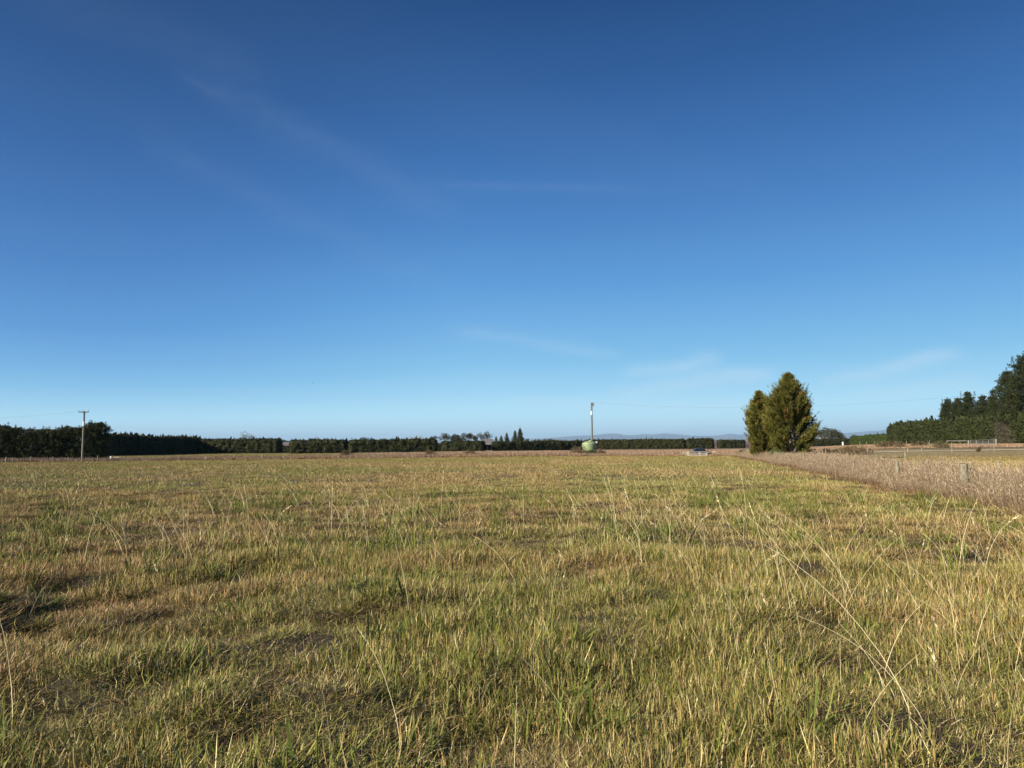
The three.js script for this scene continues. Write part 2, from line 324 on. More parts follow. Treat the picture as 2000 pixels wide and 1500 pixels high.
// how the sward varies over the paddock: green swards, dry patches, tussocks and hollows
const dryness = (x, D) => ss(0.36, 0.64, 0.62 * fbm(x * 0.16 + 2, D * 0.16 + 31, 3) + 0.38 * fbm(x * 0.8 + 11, D * 0.8, 3));
const tussock = (x, D) => fbm(x * 1.15 + 40, D * 1.15 + 3, 3);
function tint(R, dry) { const k = 0.85 + 0.3 * R(); return [k * lerp(0.97, 1.06, dry), k * lerp(1.02, 0.96, dry), k * lerp(0.93, 1.0, dry)]; }
{
  const root = grassRoot('pasture_grass', 'matted green and straw coloured pasture grass over the whole paddock', 'grass');
  const near = [], mid = [], far = [];
  const mixes = [[['green', 3.2], ['olive', 4], ['straw', 1.9], ['tan', 1.6]], [['green', 1.5], ['olive', 3.6], ['straw', 2.6], ['tan', 2.6]], [['green', 0.8], ['olive', 2.6], ['straw', 3.2], ['tan', 3.6]]];
  const VN = 4;
  for (let m = 0; m < 3; m++) for (let v = 0; v < VN; v++) {
    near.push(tuft(100 + m * 10 + v, 84, 0.14, 0.06, 0.22, 0.0056, mixes[m], 4));
    mid.push(tuft(200 + m * 10 + v, 80, 0.2, 0.06, 0.19, 0.0076, mixes[m], 3));
    far.push(tuft(300 + m * 10 + v, 110, 0.46, 0.06, 0.17, 0.0125, mixes[m], 2));
  }
  const place = (lod) => (x, D, R) => {
    const r = Math.hypot(x, D);
    if (lod === 0 ? r > 11.5 || r < 0.6 : lod === 1 ? r <= 10.8 || r > 33 : r <= 31.5) return null;
    if (!inView(x, D) || D > backEdge(x) + 1 || x > sideEdge(D) + 1.2) return null;
    const tu = tussock(x, D), dr = dryness(x, D);
    if (lod < 2 && fbm(x * 1.9 + 70, D * 1.9 + 12, 2) < (lod ? 0.28 : 0.36) && R() < 0.78) return null;     // hollows between tussocks
        const m = Math.min(2, Math.max(0, Math.floor(dr * 1.15 + R() * 1.65))), t = tint(R, dr), h = (0.55 + 0.95 * ss(0.32, 0.7, tu)) * (0.75 + 0.5 * R());
    return [x, terrain(x, -D) - 0.005, -D, R() * 6.283, (0.55 + 0.5 * h), h * (lod === 2 ? 0.95 : 0.85), ...t, m * VN + Math.floor(R() * VN), (R() - 0.5) * 0.25, (R() - 0.5) * 0.25];
  };
  scatter('tuft', root, near, field(1, 0.095, place(0), -11.6, 11.6, 1.0, 11.6));
  scatter('tuft', root, mid, field(2, 0.18, place(1), -33, 33, 6, 33));
  const litter = [0, 1, 2].map((v) => tuft(350 + v, 80, 0.24, 0.08, 0.2, 0.008, [['tan', 1.5], ['straw', 0.7], ['olive', 1], ['thatch', 8]], 2, true));
  scatter('litter', root, litter, field(12, 0.2, (x, D, R) => { const r = Math.hypot(x, D); if (r > 30 || r < 0.6 || !inView(x, D) || x > sideEdge(D) + 1.2) return null; const k = 0.8 + 0.4 * R(); return [x, terrain(x, -D) + 0.008, -D, R() * 6.28, 1, 1, k, k, k, Math.floor(R() * 3), 0, 0]; }, -28, 28, 1, 30));
  scatter('tuft', root, far, field(3, 0.42, place(2), -105, 60, 22, 114));
}
{ // lush broad-bladed green clumps standing out of the sward
  const root = grassRoot('green_grass_clumps', 'darker green broad bladed grass clumps among the dry pasture', 'grass');
  const geos = [0, 1, 2, 3].map((v) => tuft(400 + v, 70, 0.13, 0.14, 0.36, 0.0095, [['green', 9], ['olive', 2], ['tan', 0.7]], 4));
  scatter('tuft', root, geos, field(4, 0.5, (x, D, R) => {
    const r = Math.hypot(x, D); if (r > 26 || !inView(x, D) || x > sideEdge(D) || R() > 0.16 + 0.6 * ss(0.48, 0.66, fbm(x * 0.55 + 60, D * 0.55, 2))) return null;
    const k = 0.75 + 0.4 * R(), s = 0.75 + 0.6 * R(); return [x, terrain(x, -D), -D, R() * 6.28, s, s * (0.8 + 0.3 * R()), k * 0.88, k, k * 0.9, Math.floor(R() * 4), 0, 0];
  }, -24, 24, 1, 26));
}
function stalkGeo(seed, len, wid, droop, seed_, pal) {    // one flowering stem with a seed head, leaning to -x as the wind left them
  const g = new Geo(), R = rng(seed), n = 7, pts = [], rr = []; let x = 0, y = 0, z = 0, th = 0.1 + 0.35 * R(), az = Math.PI + (R() - 0.5) * 1.9; const c = pick(R, PAL[pal]);
  for (let k = 0; k <= n; k++) { pts.push([x, y, z]); rr.push(wid / 2 * (1 - 0.6 * k / n)); x += Math.sin(th) * Math.cos(az) * len / n; z += Math.sin(th) * Math.sin(az) * len / n; y += Math.cos(th) * len / n; th += droop * (0.6 + 0.8 * R()); }
  g.tube(pts, rr, 3, c);
  for (let k = 0; k < seed_; k++) { const t = 1 - 0.2 * R(), i = Math.min(n - 1, Math.floor(t * n)), f = t * n - i, p = [0, 1, 2].map((q) => lerp(pts[i][q], pts[i + 1][q], f)), d0 = [0, 1, 2].map((q) => pts[n][q] - pts[n - 1][q]), l = Math.hypot(...d0), u = unit(R), d = [0, 1, 2].map((q) => d0[q] / l + u[q] * 0.55), m = Math.hypot(...d); g.leaf(p, d.map((v) => v / m), 0.018 + 0.022 * R(), wid * 1.6, pick(R, PAL[pal]), R); }
  return g.build();
}
{
  const root = grassRoot('dry_grass_stems', 'long pale arching dead flower stems rising above the pasture', 'grass');
  const thin = [], thick = [];
  for (let v = 0; v < 9; v++) { thin.push(stalkGeo(500 + v, 0.45 + 0.075 * v, 0.0034, 0.03 + 0.028 * (v % 5), v % 3 ? 0 : 14, 'stem')); thick.push(stalkGeo(520 + v, 0.38 + 0.04 * v, 0.006, 0.04 + 0.03 * (v % 5), 0, 'stem')); }
  const fn = (lo, hi, p) => (x, D, R) => { const r = Math.hypot(x, D); if (r < lo || r > hi || !inView(x, D) || x > sideEdge(D) || D > backEdge(x)) return null; if (R() > p * (0.25 + 1.5 * ss(0.45, 0.7, fbm(x * 0.35 + 90, D * 0.35, 2)))) return null; const k = 0.85 + 0.35 * R(), s = 0.75 + 0.5 * R(); return [x, terrain(x, -D), -D, (R() - 0.5) * 2.4 + (R() < 0.2 ? Math.PI : 0), s, s, k, k * 0.98, k * 0.92, Math.floor(R() * 9), 0, 0]; };
  scatter('stem', root, thin, field(6, 0.35, fn(3.3, 16, 0.45), -16, 16, 1, 16));
  scatter('stem', root, thick, field(7, 0.6, fn(14, 62, 0.3), -58, 30, 8, 62));
}
function tallTuft(seed, n, rad_, h0, h1, wid, pal, head) {
  const g = new Geo(), R = rng(seed);
  for (let i = 0; i < n; i++) {
    const a = R() * 6.28, r = rad_ * Math.sqrt(R()), bx = Math.cos(a) * r, bz = Math.sin(a) * r, len = lerp(h0, h1, R()), az = Math.PI + (R() - 0.5) * 1.7, lean = 0.02 + 0.38 * R(), c = pick(R, PAL[pal]);
    blade(g, R, bx, bz, len, wid * (0.6 + 0.7 * R()), az, lean, 0.1 * R(), c, 3);
    if (head && R() < 0.6) { const y = len * Math.cos(lean + 0.1), q = len * Math.sin(lean + 0.1); for (let k = 0; k < 3; k++) { const u = unit(R); g.leaf([bx + Math.cos(az) * q, y - 0.05 * k, bz + Math.sin(az) * q], [u[0] * 0.3 - 0.2, 0.9, u[2] * 0.3], 0.06 + 0.05 * R(), wid * 2.2, pick(R, PAL[pal]), R); } }
    if (R() < 0.5) blade(g, R, bx, bz, len * 0.5, wid * 1.5, R() * 6.28, 0.3 + 0.6 * R(), 0.4 * R(), pick(R, PAL[R() < 0.5 ? 'tan' : 'pink']), 3);
  }
  return g.build();
}
{
  const root = grassRoot('tall_dry_grass', 'rank pinkish brown dead grass standing tall along the right fence', 'grass');
  const low = [0, 1, 2, 3].map((v) => tallTuft(600 + v, 46, 0.26, 0.14, 0.42, 0.008, 'rust', false)), tops = [0, 1, 2, 3, 4].map((v) => tallTuft(620 + v, 20, 0.26, 0.34, 0.78, 0.0062, 'pale', true));
  const strip = (p, lo) => (x, D, R) => {
    const e = x - sideEdge(D), w = 4.4 + 2.4 * fbm(D * 0.2, 5, 2), edge = 1.4 * (fbm(D * 0.45 + 3, 8, 3) - 0.5);
    if (e < edge - (lo ? 0.3 : 0) || e > w || D > 112 || R() > p * (0.45 + 0.9 * fbm(x * 0.6 + 5, D * 0.6, 3))) return null;
    const k = 0.8 + 0.4 * R(), ed = ss(edge, edge + 1.2, e), h = (0.6 + 0.4 * ed) * (0.65 + 0.6 * R()) * (0.7 + 0.6 * fbm(x * 0.5, D * 0.5, 2)); return [x, terrain(x, -D), -D, (R() - 0.5) * 1.2, 1.0, h, k, k * (0.94 + 0.08 * R()), k, Math.floor(R() * (lo ? 4 : 5)), 0, 0];
  };
  scatter('tuft', root, low, field(8, 0.24, strip(1.2, true), 6, 42, 0, 112));
  scatter('stem_tuft', root, tops, field(18, 0.26, strip(0.95, false), 6, 42, 0, 112));
}
{
  const root = grassRoot('headland_grass', 'strip of tall faded dead grass along the far fence', 'grass');
  const geos = [0, 1, 2, 3].map((v) => tallTuft(640 + v, 40, 0.4, 0.4, 0.85, 0.026, 'pink', false)).concat([0, 1].map((v) => tallTuft(660 + v, 40, 0.4, 0.25, 0.55, 0.03, 'tan', false)));
  scatter('tuft', root, geos, field(9, 0.5, (x, D, R) => {
    const e = D - backEdge(x); if (e < -0.6 || e > 7 || !inView(x, D, 0.9)) return null; if (Math.abs(x - 29) < 2.2 && e < 3) return null;
    const k = (0.8 + 0.35 * R()), h = (0.4 + 0.75 * fbm(x * 0.3 + 8, D * 0.3, 3)) * (0.8 + 0.4 * R()) * (x < -8 ? 0.9 : 1.0); return [x, terrain(x, -D), -D, (R() - 0.5), 1.2, h, k, k * 0.96, k, R() < 0.75 ? Math.floor(R() * 4) : 4 + Math.floor(R() * 2), 0, 0];
  }, -100, 60, 84, 126));
  const root2 = grassRoot('far_paddock_grass', 'dry and green grass of the paddocks beyond the fences', 'grass');
  const g2 = [0, 1, 2].map((v) => tallTuft(680 + v, 34, 0.6, 0.18, 0.42, 0.045, 'pink', false)).concat([0, 1].map((v) => tuft(690 + v, 44, 0.6, 0.1, 0.25, 0.04, [['green', 2], ['olive', 4], ['tan', 2], ['straw', 1]], 2))).concat([0, 1].map((v) => tuft(695 + v, 44, 0.5, 0.06, 0.16, 0.03, [['straw', 6], ['olive', 1]], 2))).concat([0, 1, 2].map((v) => tuft(698 + v, 50, 0.5, 0.12, 0.34, 0.026, [['straw', 2], ['olive', 3], ['tan', 3], ['green', 1]], 2)));
  scatter('tuft', root2, g2, field(10, 1.1, (x, D, R) => {
    if (D < backEdge(x) + 5 || !inView(x, D, 0.85)) return null; const t = ss(-45, -8, x + 14 * (fbm(x * 0.1, D * 0.1, 2) - 0.5)), k = 0.8 + 0.4 * R();
    const dry = R() < t; return [x, terrain(x, -D), -D, R() - 0.5, 1.2, (0.7 + 0.5 * R()), k, k * (dry ? 0.95 : 1), k, dry ? Math.floor(R() * 3) : 3 + Math.floor(R() * 2), 0, 0];
  }, -130, 130, 92, 215));
  scatter('tuft', root2, g2, field(11, 0.55, (x, D, R) => {          // the mown paddock and rough grazing right of the lane
    const e = x - sideEdge(D); if (e < 4.5 || D < 4 || D > 125 || !inView(x, D, D < 60 ? 1.5 : 1.05)) return null;
    if (x > 48 && Math.abs(D - lerp(105.5, 128, (x - 50) / 100)) < 1.9) return null;
    const n = fbm(x * 0.09 + 4, D * 0.09, 3), mown = D + 6 * (n - 0.5) < 64 && D > 6 && e > 6.5, row = 0.5 + 0.5 * Math.sin((D * 0.97 - x * 0.1) * 1.9 + 2.2 * fbm(x * 0.1, D * 0.12, 2)), k = 0.85 + 0.35 * R();
    if (mown) { const straw = row > 0.4 ? R() < 0.95 : R() < 0.35; return [x, terrain(x, -D), -D, R() * 6, 1, straw ? 1 : 0.6, k, k * 0.97, k * 0.95, straw ? 5 + Math.floor(R() * 2) : 7 + Math.floor(R() * 3), 0, 0]; }
    if (R() < 0.2) return null;
    const grazed = D > 58 ? lerp(lerp(1, 0.5, ss(58, 70, D)), 0.14, ss(78, 94, D)) : 1, g = R() < 0.1 + 0.35 * n; return [x, terrain(x, -D), -D, R() * 6, 1.1, (0.6 + 0.7 * R()) * grazed, k, k * 0.95, k * 0.95, g ? 3 + Math.floor(R() * 2) : R() < 0.45 ? 5 + Math.floor(R() * 2) : 7 + Math.floor(R() * 3), 0, 0];
  }, 10, 130, 4, 125));
}

// ------------------------------------------------------------------ hedges
const HEDGE = [[0.02, 0.025, 0.008], [0.026, 0.029, 0.0095], [0.016, 0.02, 0.007], [0.032, 0.033, 0.012]];
function hedge(label, a, b, height, width, o = {}) {     // a, b: [x, D] ends of its middle line
  const R = rng(o.seed ?? 1), pal = o.pal ?? HEDGE, L = Math.hypot(b[0] - a[0], b[1] - a[1]), ux = (b[0] - a[0]) / L, uz = -(b[1] - a[1]) / L, vx = -uz, vz = ux;
  const root = thing('hedge', label, 'hedge', new THREE.Vector3(a[0], 0, -a[1]), 0, o.group);
  const world = (s, y, w) => { const x = ux * s + vx * w, z = uz * s + vz * w; return [x, terrain(a[0] + x, -a[1] + z) + y, z]; };
  const lump = o.lump ?? 0.5, f = o.freq ?? 1.1, under = o.under ?? -0.1;
  // cross-section from one foot over the top to the other, clipped flat and slightly battered
  const prof = [[-0.42, under], [-0.5, 0.22], [-0.5, 0.5], [-0.49, 0.8], [-0.44, 0.96], [-0.3, 1], [0, 1.005], [0.3, 1], [0.44, 0.96], [0.49, 0.8], [0.5, 0.5], [0.5, 0.22], [0.42, under]].map(([w, h], i, A) => [w * width, i === 0 || i === A.length - 1 ? under : h * height]);
  const fine = []; for (let i = 1; i < prof.length; i++) { const n = Math.max(1, Math.round(Math.hypot(prof[i][0] - prof[i - 1][0], prof[i][1] - prof[i - 1][1]) / 0.4)); for (let k = 0; k < n; k++) fine.push([lerp(prof[i - 1][0], prof[i][0], k / n), lerp(prof[i - 1][1], prof[i][1], k / n)]); } fine.push(prof[prof.length - 1]);
  const g = new Geo(), n = Math.max(4, Math.round(L / 0.45)), grid = [];
  const surf = (s, i) => {
    const [w, h] = fine[i], end = Math.min(s, L - s), round = ss(0, 1.1, end + 0.2), d = lump * (fbm(s * f + (o.seed ?? 1) * 7, i * 0.42 * f, 3) - 0.5) * 2, side = w / (width / 2);
    const hh = h * (o.topWave ? 1 + o.topWave * (fbm(s * 0.09 + (o.seed ?? 1), 2, 3) - 0.5) : 1) * (o.slope ? lerp(1, o.slope, s / L) : 1);
    return [s, (under + (hh - under) * (0.9 + 0.1 * round)) + (h > height * 0.9 ? d * 0.5 : 0), w * (0.55 + 0.45 * round) + d * side];
  };
  for (let j = 0; j <= n; j++) grid.push(fine.map((_, i) => surf(j / n * L, i)));
  for (let j = 1; j <= n; j++) for (let i = 1; i < fine.length; i++) { const q = [grid[j - 1][i - 1], grid[j][i - 1], grid[j][i], grid[j - 1][i]].map((p) => world(...p)); g.quad(q[0], q[1], q[2], q[3], pick(R, pal)); }
  for (const j of [0, n]) { const mid = world(grid[j][0][0], height * 0.5, 0); for (let i = 1; i < fine.length; i++) g.tri(world(...grid[j][i - 1]), world(...grid[j][i]), mid, pick(R, pal)); }
  // leafy sprays standing off the clipped face
  const dens = o.density ?? 9, size = o.size ?? 0.42, len = fine.length - 1, count = Math.round(L * (2 * height + width) * dens);
  for (let k = 0; k < count; k++) {
    const s = R() * L, i = Math.floor(R() * len), p = surf(s, i), q = surf(s, i + 1), t = R(), w = lerp(p[2], q[2], t), y = lerp(p[1], q[1], t);
    let nx = -(q[1] - p[1]), ny = q[2] - p[2]; const m = Math.hypot(nx, ny) || 1; nx = (w >= 0 ? 1 : -1) * Math.abs(nx / m); ny = Math.abs(ny / m);
    const u = unit(R), d = [vx * nx + u[0] * 0.9, ny * 1.1 + u[1] * 0.9 + 0.25, vz * nx + u[2] * 0.9], l = Math.hypot(...d), sz = size * (0.5 + 0.9 * R()) * (ny > 0.8 && R() < (o.shoots ?? 0.05) ? 2.2 : 1);
    g.leaf(world(s, y - 0.05, w), d.map((v) => v / l), sz, sz * 0.5, pick(R, pal), R);
  }
  if (o.ends !== false) for (let k = 0; k < height * width * dens * 2; k++) { const e = k % 2, s = e ? L : 0, i = Math.floor(R() * fine.length), p = surf(s, i), t = Math.sqrt(R()), u = unit(R), sg = e ? 1 : -1, d = [ux * sg + u[0] * 0.9, u[1] * 0.9 + 0.25, uz * sg + u[2] * 0.9], l = Math.hypot(...d), sz = size * (0.5 + 0.9 * R()); g.leaf(world(s, lerp(height * 0.5, p[1], t), p[2] * t), d.map((v) => v / l), sz, sz * 0.5, pick(R, pal), R); }
  part('foliage', g.build(), M.leaf, root);
  for (let k = 0; k < (o.trunks ?? 0); k++) { const s = (k + 0.5 + (R() - 0.5) * 0.5) / o.trunks * L, tg = new Geo(); tg.tube([world(s, -0.1, 0.1), world(s, under + 0.5, 0.05), world(s, height * 0.6, 0)], [0.13, 0.11, 0.06], 6, [0.16, 0.13, 0.1]); part('trunk', tg.build(), M.bark, root); }
  return root;
}
const E = (col, D) => [gx(col, D), D];
hedge('shaded near-black hedge running away beside the left pine row', E(203, 162), [gx(388, 226) - 0.5, 226], 4.7, 3.4, { seed: 2, density: 9, shoots: 0.1, topWave: 0.2 });
hedge('clipped hedge left of the first gap, joining the shaded hedge', E(384, 221), E(549, 221), 4.4, 3.2, { seed: 3, trunks: 9, under: 0.12 });
hedge('clipped hedge just right of the gap with the far shed roof', E(567, 200), E(679, 201), 3.6, 3, { seed: 4 });
hedge('longest dark clipped hedge in the middle of the left half', E(681, 200), E(853, 203), 3.55, 3, { seed: 5, topWave: 0.08 });
hedge('small lower hedge tucked behind the end of the long middle hedge', E(846, 236), E(868, 236), 2.6, 2.6, { seed: 6 });
hedge('short clipped hedge below the gum trees', E(862, 233), E(946, 233), 3.3, 3, { seed: 7 });
hedge('hedge below the pointed conifers, reaching to the green tank', E(963, 236), E(1140, 248), 2.95, 3, { seed: 8 });
hedge('long level hedge behind the black car and the tank', E(1140, 303), E(1339, 300), 3.9, 3.2, { seed: 9, pal: [[0.024, 0.028, 0.009], [0.03, 0.032, 0.011], [0.038, 0.037, 0.014]] });
hedge('squared hedge end directly behind the black car', E(1341, 299), E(1394, 298), 4.05, 3.2, { seed: 10 });
hedge('little block of hedge between the reddish bare willows', E(1402, 330), E(1455, 330), 3.5, 3, { seed: 11 });
hedge('low hedge under the big round tree', E(1570, 385), E(1663, 385), 3.6, 3, { seed: 12 });
hedge('greener hedge rising towards the tall right shelter hedge', E(1668, 345), E(1752, 268), 3.6, 3, { seed: 13, pal: [[0.036, 0.052, 0.012], [0.044, 0.06, 0.014], [0.03, 0.043, 0.011]], slope: 1.1 });
hedge('tall clipped shelter hedge with a brown dead patch at far right', E(1748, 250), [gx(2000, 165) - 1.5, 90], 6.6, 4.5, { seed: 14, density: 20, size: 0.62, lump: 0.8, freq: 0.8, under: 0.25, shoots: 0.06, topWave: 0.07, trunks: 22, pal: [[0.03, 0.039, 0.012], [0.037, 0.046, 0.014], [0.025, 0.033, 0.011], [0.047, 0.053, 0.019]] });
hedge('dark low hedge seen through the first gap', E(540, 262), E(575, 262), 2.2, 2.5, { seed: 15 });

// ------------------------------------------------------------------ trees
function blob(g, R, c, r, n, size, pal, squash = 0.8, up = 0.2) {  // a clump of needles or leaves
  for (let k = 0; k < n; k++) { const u = unit(R), t = r * (0.35 + 0.65 * Math.cbrt(R())), w = unit(R), d = [u[0] + w[0] * 0.6, u[1] + w[1] * 0.6 + up, u[2] + w[2] * 0.6], l = Math.hypot(...d); g.leaf([c[0] + u[0] * t, c[1] + u[1] * t * squash, c[2] + u[2] * t], d.map((v) => v / l), size * (0.6 + 0.8 * R()), size * 0.42, pick(R, pal), R); }
}
const PINE = [[0.036, 0.045, 0.014], [0.047, 0.055, 0.018], [0.06, 0.065, 0.025], [0.042, 0.043, 0.018]];
const limb = (g, R, a, b, r0, r1, col, wob = 0.08) => { const L = Math.hypot(b[0] - a[0], b[1] - a[1], b[2] - a[2]), P = [], q = []; for (let i = 0; i <= 4; i++) { const t = i / 4, k = i && i < 4 ? wob * L : 0; P.push([lerp(a[0], b[0], t) + (R() - 0.5) * k, lerp(a[1], b[1], t) + (R() - 0.5) * k, lerp(a[2], b[2], t) + (R() - 0.5) * k]); q.push(lerp(r0, r1, t)); } g.tube(P, q, 6, col); };
// pine: whorled limbs ending in needle clumps inside a given outline
function pine(label, col, D, H, rMax, o = {}) {
  const R = rng(o.seed ?? 9), base = o.pos ?? ground(col, D), root = thing(o.name ?? 'pine_tree', label, 'tree', base, 0, o.group), pal = o.pal ?? PINE;
  const trunk = new Geo(), crown = new Geo(), tr = H * 0.018 + 0.06; trunk.tube([[0, -0.2, 0], [0.1, H * 0.35, 0.05], [0, H * 0.7, 0], [0, H * 0.96, 0]], [tr * 1.3, tr, tr * 0.6, 0.03], 8, [0.12, 0.09, 0.065]);
  const shape = o.shape ?? ((t) => 1 - t), step = o.step ?? 0.8, cs = o.clump ?? 0.6, leaf = o.leaf ?? 0.3, up = o.up ?? 0.35;
  for (let y = H * (o.low ?? 0.05); y < H * 0.97; y += step * (0.7 + 0.6 * R()) * lerp(1, 0.6, y / H)) {
    const t = y / H, n = Math.max(3, Math.round((o.arms ?? 6) * (0.7 + 0.6 * R()))), a0 = R() * 6.28;
    for (let k = 0; k < n; k++) {
      const a = a0 + (k + (R() - 0.5) * 0.7) / n * 6.28, r = Math.max(0.15, shape(t) * rMax * (0.6 + 0.55 * R())), ca = Math.cos(a), sa = Math.sin(a) * (o.flat ?? 1), rise = r * up * (0.4 + R());
      const tip = [ca * r, y + rise, sa * r]; if (r > 0.5 && R() < 0.6) limb(trunk, R, [0, y, 0], tip, 0.025 + 0.012 * r, 0.012, [0.13, 0.1, 0.075]);
      const m = Math.max(1, Math.round(r / (cs * 0.75)));
      for (let j = 0; j < m; j++) { const f = m === 1 ? 0.8 : lerp(0.35, 1, (j + R() * 0.6) / m), c = cs * (0.55 + 0.5 * R()) * lerp(1, 0.75, f) * lerp(1, 0.45, t * t); blob(crown, R, [ca * r * f + (R() - 0.5) * cs * 0.5, y + rise * f * f + (R() - 0.3) * cs * 0.4, sa * r * f + (R() - 0.5) * cs * 0.5], c, o.leaves ?? 26, leaf * lerp(1, 0.7, t), pal, 0.75, 0.5); }
    }
  }
  for (let l = 0; l < (o.leaders ?? 1); l++) { const x = l ? (R() - 0.5) * rMax * 1.1 : 0, z = l ? (R() - 0.5) * rMax : 0, h0 = l ? H * (0.84 + 0.08 * R()) : H * 0.9, L = H * (0.06 + 0.06 * R()) + 0.25; for (let k = 0; k < 6; k++) blob(crown, R, [x + (R() - 0.5) * 0.08, h0 + L * k / 5, z], Math.max(0.08, cs * 0.5 * (1 - k / 6)), 14, leaf * 0.7, pal, 1.1, 0.9); }
  part('trunk', trunk.build(), M.bark, root); part('crown', crown.build(), M.leaf, root); return root;
}
// left: a row of rough, once-clipped pines beside the first power pole
const rowShape = (t) => (t < 0.8 ? 0.95 : 0.95 * (1 - (t - 0.8) / 0.24)) + 0.05;
const leftRow = [[-34, 5.3, 'pine just outside the left end of the pine row'], [6, 5.35, 'leftmost pine of the rough row, beside a black shaded gap'], [28, 5.2, 'second pine of the rough left row with a bare grey limb'], [56, 4.9, 'third pine of the rough left row'], [82, 4.85, 'fourth pine of the left row with two small pointed tops'], [106, 4.75, 'fifth pine of the left row'], [128, 4.85, 'sixth pine of the left row, just left of the power pole'], [152, 5.1, 'pine right behind the left power pole'], [176, 5.5, 'pine just right of the left power pole'], [194, 5.9, 'tallest end pine of the left row beside the shaded hedge']];
leftRow.forEach(([col, H, label], i) => { const D = 108 + i * 0.5; pine(label, col, D, H * (0.97 + 0.12 * hash(i, 4)), 1.5 + 0.35 * hash(i, 9), { seed: 40 + i, shape: rowShape, low: 0.02, step: 0.34, arms: 9, clump: 0.36, leaves: 22, leaf: 0.2, flat: 1.2, up: 0.3, leaders: 2 + (i % 3), group: 'row of rough pines at the left' }); });
// right: tall shelter pines rising behind the clipped hedge
const tall = (t) => Math.pow(1 - t, 0.62) * (0.88 + 0.12 * Math.sin(t * 40)) + 0.02;
[[2012, 178, 22.5, 8.5, 'tallest pine, cut by the right edge of the view'], [1976, 186, 19.5, 6.5, 'second tallest pine standing close to the right edge'], [1946, 196, 15.0, 3.4, 'slim pointed pine against the tall pines at right'], [1925, 214, 14.3, 6.0, 'dark pine in front of the pale bare twigs at right'], [1896, 222, 16.2, 5.5, 'pine with a spiky tuft on top above the shelter hedge'], [1876, 228, 14.7, 5.5, 'middle pine of the dark group above the shelter hedge'], [1856, 233, 14.8, 5.0, 'pine right of the small pale pole above the shelter hedge'], [1849, 236, 12.6, 3.6, 'short leftmost pine of the dark group above the shelter hedge'], [1823, 245, 9.6, 1.5, 'small pointed pine poking over the hedge left of the pale pole'], [1813, 247, 9.0, 1.4, 'smallest pine tip at the step in the shelter hedge']]
  .forEach(([col, D, H, r, label], i) => pine(label, col, D, H, r, { seed: 70 + i, shape: tall, low: 0.16, step: i < 2 ? 0.95 : 0.75, arms: 8, clump: i < 2 ? 0.85 : Math.min(0.7, r * 0.2), leaves: 34, leaf: i < 2 ? 0.46 : 0.38, up: 0.4, leaders: r > 4 ? 3 : 1, group: 'pines behind the right shelter hedge', pal: [[0.024, 0.033, 0.01], [0.032, 0.041, 0.013], [0.042, 0.049, 0.017], [0.02, 0.026, 0.009]] }));

